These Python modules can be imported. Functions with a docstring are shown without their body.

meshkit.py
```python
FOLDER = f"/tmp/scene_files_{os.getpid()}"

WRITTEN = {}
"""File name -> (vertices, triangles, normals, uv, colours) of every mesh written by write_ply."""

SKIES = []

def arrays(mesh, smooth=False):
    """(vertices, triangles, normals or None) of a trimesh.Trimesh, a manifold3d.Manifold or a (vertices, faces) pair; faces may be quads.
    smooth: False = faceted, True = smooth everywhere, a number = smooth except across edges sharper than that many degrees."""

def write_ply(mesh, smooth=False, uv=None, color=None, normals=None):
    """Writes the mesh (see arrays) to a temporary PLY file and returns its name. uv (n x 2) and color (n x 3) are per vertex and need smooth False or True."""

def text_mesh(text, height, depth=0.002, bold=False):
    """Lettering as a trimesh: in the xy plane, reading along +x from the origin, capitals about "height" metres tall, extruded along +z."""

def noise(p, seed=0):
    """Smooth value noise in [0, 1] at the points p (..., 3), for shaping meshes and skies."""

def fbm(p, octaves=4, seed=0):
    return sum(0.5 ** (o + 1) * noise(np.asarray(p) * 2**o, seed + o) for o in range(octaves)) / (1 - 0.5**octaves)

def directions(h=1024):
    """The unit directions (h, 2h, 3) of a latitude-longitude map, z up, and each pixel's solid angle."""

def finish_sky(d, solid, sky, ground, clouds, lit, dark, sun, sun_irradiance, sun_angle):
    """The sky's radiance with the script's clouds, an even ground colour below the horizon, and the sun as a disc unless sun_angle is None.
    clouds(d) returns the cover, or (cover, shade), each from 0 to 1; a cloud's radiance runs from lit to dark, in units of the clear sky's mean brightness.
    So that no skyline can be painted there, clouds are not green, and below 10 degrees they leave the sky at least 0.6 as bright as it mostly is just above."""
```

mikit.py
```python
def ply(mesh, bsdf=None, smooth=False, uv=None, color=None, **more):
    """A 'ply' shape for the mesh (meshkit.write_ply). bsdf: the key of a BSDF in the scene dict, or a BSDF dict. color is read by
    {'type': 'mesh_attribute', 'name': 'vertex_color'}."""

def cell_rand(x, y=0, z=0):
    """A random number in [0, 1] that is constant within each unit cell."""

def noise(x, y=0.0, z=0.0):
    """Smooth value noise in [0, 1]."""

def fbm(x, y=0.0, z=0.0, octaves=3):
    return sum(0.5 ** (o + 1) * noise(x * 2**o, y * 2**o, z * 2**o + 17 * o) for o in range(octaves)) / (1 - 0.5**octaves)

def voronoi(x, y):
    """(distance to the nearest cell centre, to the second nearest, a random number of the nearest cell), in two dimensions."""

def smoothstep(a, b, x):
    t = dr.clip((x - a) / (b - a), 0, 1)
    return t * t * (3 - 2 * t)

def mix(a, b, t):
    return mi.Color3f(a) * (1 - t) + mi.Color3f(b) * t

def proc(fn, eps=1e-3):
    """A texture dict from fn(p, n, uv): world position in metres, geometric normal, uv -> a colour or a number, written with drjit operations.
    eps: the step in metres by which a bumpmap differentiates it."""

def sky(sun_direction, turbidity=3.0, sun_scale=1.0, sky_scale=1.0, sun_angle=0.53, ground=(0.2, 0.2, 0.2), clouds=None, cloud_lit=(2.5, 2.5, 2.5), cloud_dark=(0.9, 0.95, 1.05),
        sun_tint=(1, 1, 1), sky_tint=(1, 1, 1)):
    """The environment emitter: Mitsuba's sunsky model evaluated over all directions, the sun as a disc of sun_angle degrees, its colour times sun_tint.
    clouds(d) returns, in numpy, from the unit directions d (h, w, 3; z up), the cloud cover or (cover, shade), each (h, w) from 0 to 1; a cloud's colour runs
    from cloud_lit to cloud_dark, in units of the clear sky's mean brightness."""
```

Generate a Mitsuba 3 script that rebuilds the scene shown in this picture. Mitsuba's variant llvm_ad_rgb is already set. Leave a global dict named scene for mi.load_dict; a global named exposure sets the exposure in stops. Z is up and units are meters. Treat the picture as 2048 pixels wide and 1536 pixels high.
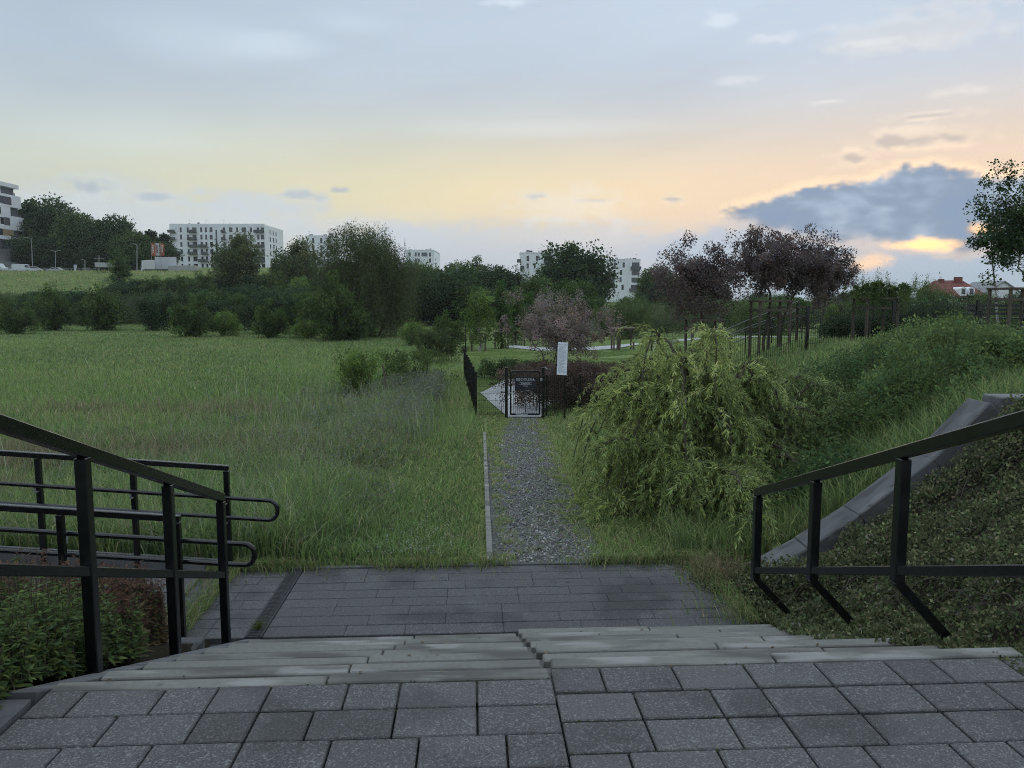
import math
import numpy as np, trimesh, drjit as dr
import mitsuba as mi, mikit, meshkit
from shapely.geometry import Polygon, box as sbox
from mikit import proc, noise, fbm, voronoi, smoothstep, mix
T = mi.ScalarTransform4f
scene, labels, used = {}, {}, {}

# ------------------------------------------------------------------ camera, sky, exposure
PITCH, FPX, EYE = math.radians(6.15), 1550.0, 1.6
cp, sp = math.cos(PITCH), math.sin(PITCH)
scene['camera'] = {'type': 'perspective', 'fov': 2 * math.degrees(math.atan(1024 / FPX)), 'fov_axis': 'x', 'near_clip': 0.05, 'far_clip': 6000,
                   'to_world': T().look_at(origin=[0, 0, EYE], target=[0, cp, EYE - sp], up=[0, 0, 1])}
exposure = 5.1


def azel(px, py):
    """azimuth (right of forward) and elevation in degrees of a direction given in photograph coordinates"""
    a, b = (px - 1024) / FPX, (768 - py) / FPX
    x, y, z = a, cp + b * sp, -sp + b * cp
    return math.degrees(math.atan2(x, y)), math.degrees(math.atan2(z, math.hypot(x, y)))


def clouds(d):
    az = np.degrees(np.arctan2(d[..., 0], d[..., 1]))
    el = np.degrees(np.arcsin(np.clip(d[..., 2], -1, 1)))
    ss = lambda a, b, x: np.clip((x - a) / (b - a), 0, 1) ** 2 * (3 - 2 * np.clip((x - a) / (b - a), 0, 1))
    q = np.stack([57.3 * np.sin(np.radians(az)), el, 57.3 * np.cos(np.radians(az))], -1)
    n1 = meshkit.fbm(q * [0.16, 0.55, 0.16], 5, 3)
    n2 = meshkit.fbm(q * [0.42, 0.75, 0.42], 5, 11)
    n3 = meshkit.fbm(q * [0.05, 0.16, 0.05] + [3, 0, 0], 4, 21)
    n4 = meshkit.fbm(q * [0.9, 2.2, 0.9], 4, 5)
    n5 = meshkit.fbm(np.stack([q[..., 0] * 0.09, el * 0.6 - q[..., 0] * 0.07, q[..., 2] * 0.09], -1), 5, 33)
    # a thin veil over the whole sky: warm low down around the sunset, blue-grey high up and far from it, its unseen parts brightened as fill light
    dz = np.abs((az - 26 + 180) % 360 - 180)
    near = ss(165, 50, dz)[..., None]
    v3 = lambda *c: np.array(c, float)
    high = v3(1.02, 1.16, 1.38) * (1 - near) + v3(0.78, 1.03, 1.17) * near  # side behind the camera raised to brighten walls and ground
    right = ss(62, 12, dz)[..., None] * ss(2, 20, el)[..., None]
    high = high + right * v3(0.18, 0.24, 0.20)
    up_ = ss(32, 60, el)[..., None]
    high = high * (1 - up_) + v3(1.20, 1.32, 1.50) * up_  # zenith out of view raised as added fill light
    peach = v3(1.18, 1.10, 0.98) * (1 - ss(75, 20, dz))[..., None] + v3(1.62, 1.46, 0.88) * ss(75, 20, dz)[..., None]
    w = np.exp(-((el - 7.2) / (4.9 + 0.012 * np.clip(az + 30, 0, 60))) ** 2) * (0.22 + 0.78 * ss(125, 12, dz)) * (0.90 + 0.2 * n3)
    low = v3(0.92, 1.04, 1.12)
    hz = np.exp(-(np.clip(el, 0, 90) / 3.2) ** 2) * 0.72
    aim = high * (1 - w[..., None]) + peach * w[..., None]
    aim = aim * (1 - hz[..., None]) + low * hz[..., None]
    aim = aim * (1 + 0.06 * (n3 - 0.5) * 2 + 0.06 * (n5 - 0.5) * 2 * ss(2, 12, el))[..., None]
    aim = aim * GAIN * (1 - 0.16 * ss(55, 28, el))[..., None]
    clear = CLEAR[:len(d)] / CLEAR[:len(d)].mean()
    best, cover, shade = np.full(az.shape, 9e9), 0 * az + 0.9, 0 * az + 0.5
    for s_ in np.linspace(0.0, 1.0, 41):
        veil = np.array(LIT) * (1 - s_) + np.array(DARK) * s_
        k = np.clip(((aim - clear) * (veil - clear)).sum(-1) / ((veil - clear) ** 2).sum(-1), 0, 1)
        err = ((clear * (1 - k[..., None]) + veil * k[..., None] - aim) ** 2).sum(-1)
        take = err < best
        best, cover, shade = np.where(take, err, best), np.where(take, k, cover), np.where(take, s_, shade)

    def pb(x0, y0, x1, y1, soft, dark, k=1.0, nn=n2, rag=1.6, opacity=1.0):
        nonlocal cover, shade
        (a0, e0), (a1, e1) = azel(x0, y1), azel(x1, y0)
        ca, ce, ra, re = (a0 + a1) / 2, (e0 + e1) / 2, abs(a1 - a0) / 2, abs(e1 - e0) / 2
        r = np.sqrt(((az - ca) / ra) ** 2 + ((el - ce) / re) ** 2) + rag * (nn - 0.5)
        m = ss(1.0 + soft, 1.0 - soft, r) * opacity
        cover = cover * (1 - m) + m * k
        shade = shade * (1 - m) + m * dark

    # low stratus banks near the horizon
    n6 = 0.5 * n1 + 0.5 * n4
    pb(-400, 408, 800, 520, 0.5, 0.50, k=0.97, nn=n6, rag=2.0, opacity=0.6)
    pb(380, 388, 640, 430, 0.6, 0.55, k=0.97, nn=n4, rag=2.2, opacity=0.55)
    pb(560, 450, 1460, 570, 0.45, 0.56, k=0.99, nn=n6, rag=2.0, opacity=0.6)
    pb(950, 440, 1330, 490, 0.5, 0.62, k=0.96, nn=n4, rag=2.4, opacity=0.5)
    pb(1040, 380, 1240, 450, 0.6, 0.45, k=0.93, nn=n4, rag=2.6, opacity=0.35)
    pb(1330, 430, 1780, 570, 0.4, 0.60, k=1.0, nn=n6, rag=1.6, opacity=0.75)
    # the great cloud: a thin glowing rim, a ragged body with lighter and darker folds, a grey bank beneath it
    body = 0.84 + 0.7 * (n2 - 0.5) + 0.4 * (n4 - 0.5)
    pb(1480, 470, 2600, 700, 0.5, 0.62, k=1.0, nn=n6, rag=0.9, opacity=0.95)
    edge = np.array([azel(*p) for p in ((1440, 432), (1475, 420), (1540, 398), (1620, 371), (1665, 374), (1720, 362), (1785, 340), (1860, 328), (1905, 344), (2000, 352), (2120, 348), (2300, 385), (2420, 430), (2480, 470))])
    foot = np.array([azel(*p) for p in ((1440, 432), (1560, 462), (1640, 484), (1800, 486), (1900, 506), (2000, 500), (2300, 500), (2480, 470))])
    lobes = 1.5 * (0.6 * n2 + 0.4 * n4 - 0.5)
    up = np.interp(az, edge[:, 0], edge[:, 1], left=-9, right=-9) + lobes - el
    dn = el - np.interp(az, foot[:, 0], foot[:, 1], left=99, right=99) + 1.2 * (n4 - 0.5)
    rim = ss(-0.7, -0.1, up) * ss(-0.6, 0.1, dn) * 0.32
    cover, shade = cover * (1 - rim) + rim * 0.88, shade * (1 - rim) + rim * 0.7
    m = ss(-0.28, 0.34, up + 0.9 * (meshkit.fbm(q * [2.2, 3.4, 2.2], 3, 8) - 0.5)) * ss(-0.7, 0.6, dn)
    cover, shade = cover * (1 - m) + m, shade * (1 - m) + m * body
    # gaps in it where the lit sky behind shows
    pb(1790, 477, 1900, 502, 0.7, 1.0, k=0.90, nn=n4, rag=2.6)
    pb(1930, 448, 2010, 472, 0.7, 1.0, k=0.91, nn=n4, rag=2.8, opacity=0.8)
    pb(1700, 505, 1770, 535, 0.8, 1.0, k=0.92, nn=n4, rag=2.4, opacity=0.7)
    # small drifting clouds, grey below and lit at the rim
    for x0, y0, x1, y1, s in ((1700, 28, 1930, 92, .62), (1730, -20, 2100, 22, .55), (1500, 60, 1600, 92, .3), (1735, 262, 1900, 298, .95), (1680, 305, 1745, 328, 1.0), (1780, 222, 1925, 240, .85),
                              (1330, 394, 1365, 403, .9), (1440, 152, 1520, 172, .35), (115, 362, 205, 382, .80), (270, 388, 330, 400, .75), (555, 384, 630, 398, .75), (1410, 25, 1475, 52, .2),
                              (1890, 168, 1980, 195, .4), (980, -5, 1050, 12, .1), (1630, 200, 1680, 210, .3), (665, 378, 695, 384, .8), (1690, 70, 1800, 96, .35), (1160, 398, 1225, 406, .7), (1060, 388, 1090, 396, .7)):
        wx, wy = (x1 - x0) * .12, (y1 - y0) * .35
        if s > .5: pb(x0 - wx, y0 - wy, x1 + wx, y1 + wy, 0.6, 0.5, k=0.90, nn=n4, rag=2.4, opacity=0.3)
        pb(x0, y0, x1, y1, 0.6, s, k=0.97 if s > .5 else 0.93, nn=n4, rag=3.0, opacity=0.75 if s > .5 else 0.3)
    # faint cirrus
    for x0, y0, x1, y1 in ((260, 55, 590, 95), (620, 30, 780, 60), (480, 75, 640, 110), (60, 255, 500, 300), (850, 235, 1300, 270)):
        pb(x0, y0, x1, y1, 0.9, 0.1, k=0.95, nn=n5, rag=2.5, opacity=0.16)
    return np.clip(cover, 0, 1), np.clip(shade, 0, 1)


SUN = (math.sin(math.radians(29)) * math.cos(math.radians(4)), math.cos(math.radians(29)) * math.cos(math.radians(4)), math.sin(math.radians(4)))
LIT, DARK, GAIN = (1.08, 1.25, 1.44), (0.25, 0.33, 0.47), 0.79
WARM = dict(turbidity=3, sun_scale=0.0, sky_tint=(1.09, 0.97, 0.52))
CLEAR = np.array(mikit.sky(SUN, **WARM)['bitmap'])[..., :3].astype(float)
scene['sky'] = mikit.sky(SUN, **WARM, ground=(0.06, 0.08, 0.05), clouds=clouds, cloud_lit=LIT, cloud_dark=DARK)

# ------------------------------------------------------------------ materials


def rgb(*c):
    return {'type': 'rgb', 'value': list(c)}


def twosided(d):
    return {'type': 'twosided', 'bsdf': d}


VC = {'type': 'mesh_attribute', 'name': 'vertex_color'}


def paving_colour(seed, base):
    def f(p, n, uv):
        s = p + seed
        grain = noise(s.x * 240, s.y * 240, s.z * 240)
        chip = noise(s.x * 170 + 7, s.y * 170, s.z * 170)
        stain = 0.55 * fbm(s.x * 2.6, s.y * 2.6, s.z * 2.0, 4) + 0.45 * fbm(p.x * 1.1 + 5, p.y * 1.4, 3.0, 4)
        c = mi.Color3f(*base) * (0.60 + 0.75 * grain)
        c = mix(c, mi.Color3f(0.27, 0.27, 0.27), smoothstep(0.58, 0.9, chip) * 0.55)
        c = mix(c, c * 0.45, smoothstep(0.50, 0.68, stain) * 0.7)
        lime = fbm(s.x * 1.5 + 40, s.y * 5.0, 3.0, 3)
        return mix(c, mi.Color3f(0.15, 0.15, 0.15), smoothstep(0.68, 0.85, lime) * 0.22)
    return f


def paving_bump(p, n, uv):
    return 0.0016 * noise(p.x * 130, p.y * 130, p.z * 130) + 0.001 * noise(p.x * 260, p.y * 260, p.z * 260)


def concrete_colour(base, stain=0.5, dirt=0.6):
    def f(p, n, uv):
        g = fbm(p.x * 60, p.y * 60, p.z * 60, 3)
        s = fbm(p.x * 1.7, p.y * 7.0, p.z * 3, 4)
        w = fbm(p.x * 2.3 + 9, p.y * 9, p.z * 4, 4)
        c = mi.Color3f(*base) * (0.86 + 0.28 * g)
        c = mix(c, mi.Color3f(*base) * 0.50, smoothstep(0.45, 0.7, s) * dirt)
        return mix(c, mi.Color3f(0.30, 0.295, 0.285), smoothstep(0.56, 0.70, w) * stain)
    return f


def bsdf(key, colour, rough=0.8, bump=None, scale=1.0, spec=0.5, metallic=0.0):
    d = {'type': 'principled', 'base_color': colour, 'roughness': rough, 'specular': spec, 'metallic': metallic}
    if bump is not None:
        d = {'type': 'bumpmap', 'arbitrary': proc(bump, 2e-3), 'scale': scale, 'bsdf': d}
    scene[key] = twosided(d)


bsdf('paver_dark', proc(paving_colour(0.0, (0.092, 0.088, 0.089))), 0.85, paving_bump)
bsdf('paver_mid', proc(paving_colour(13.0, (0.101, 0.097, 0.098))), 0.85, paving_bump)
bsdf('paver_pale', proc(paving_colour(29.0, (0.108, 0.104, 0.105))), 0.85, paving_bump)
bsdf('paver_old', proc(paving_colour(41.0, (0.086, 0.084, 0.087))), 0.85, paving_bump)
bsdf('tread_concrete', proc(concrete_colour((0.192, 0.186, 0.170), 0.75, 0.95)), 0.85)
bsdf('kerb_concrete', proc(concrete_colour((0.115, 0.116, 0.122), 0.22, 0.8)), 0.85)


def grit(p, n, uv):
    g = noise(p.x * 150, p.y * 150, p.z * 150)
    return mi.Color3f(0.085, 0.083, 0.076) * (0.4 + 1.5 * g)


bsdf('joint_grit', proc(grit), 0.95)


def soil_colour(p, n, uv):
    a, b, c = fbm(p.x * 0.09, p.y * 0.09, 0, 4), fbm(p.x * 0.9, p.y * 0.9, 1, 3), fbm(p.x * 9, p.y * 9, 2, 3)
    col = mix(mi.Color3f(0.072, 0.100, 0.034), mi.Color3f(0.098, 0.118, 0.046), smoothstep(0.35, 0.65, a))
    col = mix(col, mi.Color3f(0.055, 0.062, 0.030), smoothstep(0.5, 0.7, b) * 0.5)
    mulch = mi.Color3f(0.030, 0.025, 0.018) * (0.5 + 1.0 * fbm(p.x * 30, p.y * 30, 2, 3))
    return mix(col * 1.5 * (0.55 + 0.9 * c), mulch, smoothstep(7.75, 7.55, p.y - 0.052 * p.x))


bsdf('soil', proc(soil_colour), 0.95, spec=0.1)


def lawn_colour(p, n, uv):
    a, c = fbm(p.x * 0.3, p.y * 0.3, 0, 4), fbm(p.x * 12, p.y * 12, 2, 3)
    return mix(mi.Color3f(0.060, 0.098, 0.022), mi.Color3f(0.10, 0.135, 0.040), smoothstep(0.3, 0.7, a)) * (0.55 + 0.9 * c)


bsdf('lawn', proc(lawn_colour), 0.95, spec=0.1)


def gravel_colour(p, n, uv):
    f1, f2, r = voronoi(p.x * 34, p.y * 34)
    big = fbm(p.x * 1.4, p.y * 1.4, 5, 4)
    c = mix(mi.Color3f(0.085, 0.083, 0.080), mi.Color3f(0.24, 0.24, 0.245), r * r) * (0.35 + 0.65 * smoothstep(0.0, 0.22, f2 - f1)) * 1.0
    return mix(c, mi.Color3f(0.085, 0.082, 0.050), smoothstep(0.50, 0.66, big) * 0.75)


bsdf('gravel_bed', proc(gravel_colour), 0.95, spec=0.2)


def path_slab_colour(p, n, uv):
    return mi.Color3f(0.36, 0.36, 0.36) * (0.75 + 0.4 * fbm(p.x * 3, p.y * 3, 0, 4)) * (0.85 + 0.3 * noise(p.x * 60, p.y * 60))


bsdf('park_concrete', proc(path_slab_colour), 0.9)


def bark_colour(p, n, uv):
    g = fbm(p.x * 22, p.y * 22, p.z * 5, 3)
    return mix(mi.Color3f(0.045, 0.038, 0.030), mi.Color3f(0.13, 0.115, 0.095), g)


bsdf('bark', proc(bark_colour), 0.95, spec=0.1)


def birch_colour(p, n, uv):
    g = fbm(p.x * 6, p.y * 6, p.z * 22, 3)
    return mix(mi.Color3f(0.48, 0.47, 0.44), mi.Color3f(0.06, 0.055, 0.05), smoothstep(0.52, 0.64, g))


bsdf('birch_bark', proc(birch_colour), 0.8)


def timber_colour(p, n, uv):
    g = fbm(p.x * 40, p.y * 40, p.z * 2.5, 3)
    return mix(mi.Color3f(0.065, 0.052, 0.038), mi.Color3f(0.15, 0.125, 0.095), g)


bsdf('timber', proc(timber_colour), 0.9)


def black_paint_colour(p, n, uv):
    g = fbm(p.x * 30, p.y * 30, p.z * 30, 3)
    return mi.Color3f(0.004, 0.0045, 0.006) * (0.7 + 0.7 * g)


def black_paint_rough(p, n, uv):
    return 0.15 + 0.22 * fbm(p.x * 9, p.y * 9, p.z * 9, 3)


scene['black_paint'] = twosided({'type': 'principled', 'base_color': proc(black_paint_colour), 'roughness': proc(black_paint_rough), 'specular': 0.7})


def render_wall(base):
    def f(p, n, uv):
        return mi.Color3f(*base) * (0.90 + 0.16 * fbm(p.x * 0.35, p.y * 0.35, p.z * 0.12, 4))
    return f


bsdf('white_render', proc(render_wall((0.80, 0.81, 0.84))), 0.9)
bsdf('charcoal_cladding', proc(render_wall((0.10, 0.10, 0.112))), 0.8)
bsdf('stone_cladding', proc(render_wall((0.25, 0.25, 0.26))), 0.85)
bsdf('window_glass', rgb(0.03, 0.035, 0.042), 0.08, spec=0.9)
scene['painted'] = twosided({'type': 'principled', 'base_color': VC, 'roughness': 0.45, 'specular': 0.4})
scene['matt'] = twosided({'type': 'diffuse', 'reflectance': VC})
scene['leaf'] = {'type': 'principledthin', 'base_color': VC, 'roughness': 0.55, 'eta': 1.35, 'diff_trans': 1.0}
scene['grass_blade'] = {'type': 'principledthin', 'base_color': VC, 'roughness': 0.6, 'eta': 1.3, 'diff_trans': 0.9}
bsdf('cast_iron', rgb(0.065, 0.065, 0.07), 0.6, metallic=0.3)
bsdf('galvanised', rgb(0.42, 0.43, 0.44), 0.45, metallic=0.6)


def roof_tile_colour(p, n, uv):
    return mi.Color3f(0.17, 0.052, 0.042) * (0.7 + 0.6 * noise(p.x * 6, p.y * 6, p.z * 6))


bsdf('roof_tile', proc(roof_tile_colour), 0.85)


# ------------------------------------------------------------------ helpers
def number(name):
    used[name] = used.get(name, 0) + 1
    return name if used[name] == 1 else f'{name}_{used[name] - 1:03d}'


def lab(key, label, category=None, group=None, kind=None):
    d = {}
    if label: d['label'] = label
    if category: d['category'] = category
    if group: d['group'] = group
    if kind: d['kind'] = kind
    labels[key] = d
    return key


def thing(name, label, category, group=None):
    return lab(number(name), label, category, group)


def put(name, mesh, mat, parent=None, color=None, smooth=False, label=None, kind=None, to_world=None):
    key = number(f'{parent}__{name}' if parent else name)
    if isinstance(color, tuple):
        n = len(mesh[0]) if isinstance(mesh, tuple) else len(mesh.vertices)
        color = np.tile(color, (n, 1))
    scene[key] = mikit.ply(mesh, mat, smooth=smooth, color=color)
    if to_world is not None: scene[key]['to_world'] = to_world
    if label or kind: lab(key, label, kind=kind)
    return key


def again(name, like, parent, to_world):
    """another part that reuses a ply dict under its own key"""
    key = number(f'{parent}__{name}' if parent else name)
    scene[key] = {**like, 'to_world': to_world}
    return key


def join(*parts):
    """one (vertices, triangles) from several"""
    vs, fs, at = [], [], 0
    for m in parts:
        v, f = (m if isinstance(m, tuple) else (np.asarray(m.vertices), np.asarray(m.faces)))
        f = np.asarray(f)
        if f.shape[1] == 4: f = np.vstack([f[:, [0, 1, 2]], f[:, [0, 2, 3]]])
        vs.append(np.asarray(v, float)); fs.append(f + at); at += len(v)
    return np.vstack(vs), np.vstack(fs)


def rotz(v, a):
    c, s = math.cos(a), math.sin(a)
    v = np.asarray(v, float)
    return np.stack([v[..., 0] * c - v[..., 1] * s, v[..., 0] * s + v[..., 1] * c, v[..., 2]], -1)


CH = {}


def chamfer(sx, sy, sz, b=0.004):
    """a box with chamfered edges, centred"""
    k = (round(sx, 4), round(sy, 4), round(sz, 4), b)
    if k not in CH:
        p = []
        for i in (-1, 1):
            for j in (-1, 1):
                for l in (-1, 1):
                    x, y, z = i * sx / 2, j * sy / 2, l * sz / 2
                    p += [(x - i * b, y - j * b, z), (x - i * b, y, z - l * b), (x, y - j * b, z - l * b)]
        m = trimesh.convex.convex_hull(np.array(p))
        CH[k] = (np.array(m.vertices), np.array(m.faces))
    return CH[k]


def block(cx, cy, cz, sx, sy, sz, a=0.0, b=0.004):
    v, f = chamfer(sx, sy, sz, b)
    return rotz(v, a) + [cx, cy, cz], f


def bar(p0, p1, w, h, up=(0, 0, 1), ext=0.0, b=0.005):
    """a rectangular bar from p0 to p1, w wide and h high"""
    p0, p1 = np.asarray(p0, float), np.asarray(p1, float)
    d = p1 - p0
    L = np.linalg.norm(d); d = d / L
    side = np.cross(d, up)
    if np.linalg.norm(side) < 1e-6: side = np.array([1.0, 0, 0])
    side /= np.linalg.norm(side)
    u = np.cross(side, d)
    v, f = chamfer(L + 2 * ext, w, h, min(b, w / 4, h / 4))
    return (p0 + p1) / 2 + v[:, :1] * d - v[:, 1:2] * side + v[:, 2:] * u, f


def tube(points, radii, sides=8, cap=True):
    p = np.asarray(points, float)
    t = np.gradient(p, axis=0)
    t /= np.linalg.norm(t, axis=1, keepdims=True) + 1e-12
    ref = np.array([0, 0, 1.0]) if abs(t[:, 2]).max() < 0.95 else np.array([0.37, 0.93, 0.0])
    a = np.cross(t, ref); a /= np.linalg.norm(a, axis=1, keepdims=True) + 1e-12
    b = np.cross(t, a)
    ang = np.arange(sides) * 2 * np.pi / sides
    r = np.broadcast_to(radii, (len(p),))[:, None, None]
    v = (p[:, None] + r * (np.cos(ang)[None, :, None] * a[:, None] + np.sin(ang)[None, :, None] * b[:, None])).reshape(-1, 3)
    i, j = np.meshgrid(np.arange(len(p) - 1), np.arange(sides), indexing='ij')
    q = np.stack([i * sides + j, i * sides + (j + 1) % sides, (i + 1) * sides + (j + 1) % sides, (i + 1) * sides + j], -1).reshape(-1, 4)
    f = np.vstack([q[:, [0, 1, 2]], q[:, [0, 2, 3]]])
    if cap:
        n = len(v)
        v = np.vstack([v, p[:1], p[-1:]])
        k = np.arange(sides)
        f = np.vstack([f, np.stack([np.full(sides, n), (k + 1) % sides, k], 1), np.stack([np.full(sides, n + 1), n - sides + k, n - sides + (k + 1) % sides], 1)])
    return v, f


def at(px, py, Y):
    """the point of the world at forward distance Y that the photograph shows at (px, py)"""
    a, b = (px - 1024) / FPX, (768 - py) / FPX
    d = np.array([a, cp + b * sp, -sp + b * cp])
    return d * (Y / d[1]) + [0, 0, EYE]


def unit(v):
    return v / (np.linalg.norm(v, axis=-1, keepdims=True) + 1e-12)


# ------------------------------------------------------------------ terrain
TH = math.radians(3.0)
RT, FW = np.array([math.cos(TH), math.sin(TH), 0]), np.array([-math.sin(TH), math.cos(TH), 0])


def S(s, t, z=0.0):
    """stair frame: s to the right, t forward, z up"""
    return s * RT + t * FW + np.array([0, 0, z])


def sstep(a, b, x):
    t = np.clip((x - a) / (b - a), 0, 1)
    return t * t * (3 - 2 * t)


def lstep(a, b, x):
    return np.clip((x - a) / (b - a), 0, 1)


def ground_z(x, y):
    x, y = np.asarray(x, float), np.asarray(y, float)
    t = -x * math.sin(TH) + y * math.cos(TH)
    t = -x * math.sin(TH) * 0 + y - 0.052 * x
    s = x + 0.052 * y
    path = np.interp(y, [7.6, 22, 45, 80], [-1.09, -1.77, -2.05, -2.2])
    stair = np.interp(t, [3.3, 6.05], [-0.02, -1.09])
    base = np.where(t < 7.5, stair, path)
    # the bank on the right
    top = np.interp(y, [3, 7.4, 7.9, 16, 26, 45, 80], [0.95, 0.68, 0.42, 0.42, 0.30, -0.6, -2.0])
    x0 = np.interp(y, [7, 9, 22, 45], [2.1, 2.4, 2.6, 6.0])
    wid = np.interp(y, [3, 7.5, 12, 24, 45], [3.2, 3.2, 4.6, 6.8, 14])
    u = np.where(t < 7.5, (s - 2.62) / 2.33, (x - x0) / wid)
    k = lstep(0, 1, u)
    k = np.where(t < 7.5, k ** 1.3, k * k * (3 - 2 * k))
    z = base - np.where(t < 7.5, 0.06, 0.0) * lstep(2.4, 2.8, s) - np.where(t < 7.5, 0.20, 0.0) * lstep(2.4, 2.9, s) * lstep(6.4, 7.2, t) + (np.maximum(top - base, 0)) * k
    # left: meadow a little lower than the path, rising far to the left behind the shrubs
    left = lstep(-1.4, -4.5, x) * lstep(7.6, 13, y)
    z = z - 0.30 * left * lstep(60, 20, y)
    z = z + np.where(t < 7.5, 0.10 * lstep(-2.3, -4.5, s) * lstep(6.0, 4.5, t), 0)
    hill = sstep(104, 196, y) * sstep(-18, -62, x)
    z = z + 10.9 * hill + 6.5 * sstep(200, 335, y) * sstep(-20, -60, x)
    z = z + 3.0 * sstep(110, 300, y) * sstep(-80, -20, x) * (1 - sstep(-18, -62, x))
    rough = (meshkit.fbm(np.stack([x * 0.22, y * 0.22, 0 * x], -1), 4, 5) - 0.5) * 2
    return z + rough * np.where(t < 7.6, 0.03, 0.10) * np.where(np.abs(x - 0.25) < 1.1, 0.25, 1.0)


gx = np.unique(np.concatenate([np.linspace(-8, 14, 111), np.geomspace(8, 1500, 60) * -1, np.geomspace(14, 1500, 55)]))
gy = np.unique(np.concatenate([np.linspace(-4, 34, 153), np.geomspace(34, 2200, 90)]))
GX, GY = np.meshgrid(gx, gy)
GZ = ground_z(GX, GY)
GZ[(GY - 0.052 * GX < 7.62) & (np.abs(GX + 0.052 * GY - 0.3) < 2.32)] -= 0.45
GZ[GY < 2.6] -= 0.8


def grid_faces(ny, nx):
    i, j = np.meshgrid(np.arange(ny - 1), np.arange(nx - 1), indexing='ij')
    q = np.stack([i * nx + j, i * nx + j + 1, (i + 1) * nx + j + 1, (i + 1) * nx + j], -1).reshape(-1, 4)
    return np.vstack([q[:, [0, 1, 2]], q[:, [0, 2, 3]]])


lab(put('ground', (np.stack([GX, GY, GZ], -1).reshape(-1, 3), grid_faces(len(gy), len(gx))), 'soil', smooth=True), 'green and brown meadow ground that reaches to the distant trees', kind='structure')


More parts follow.
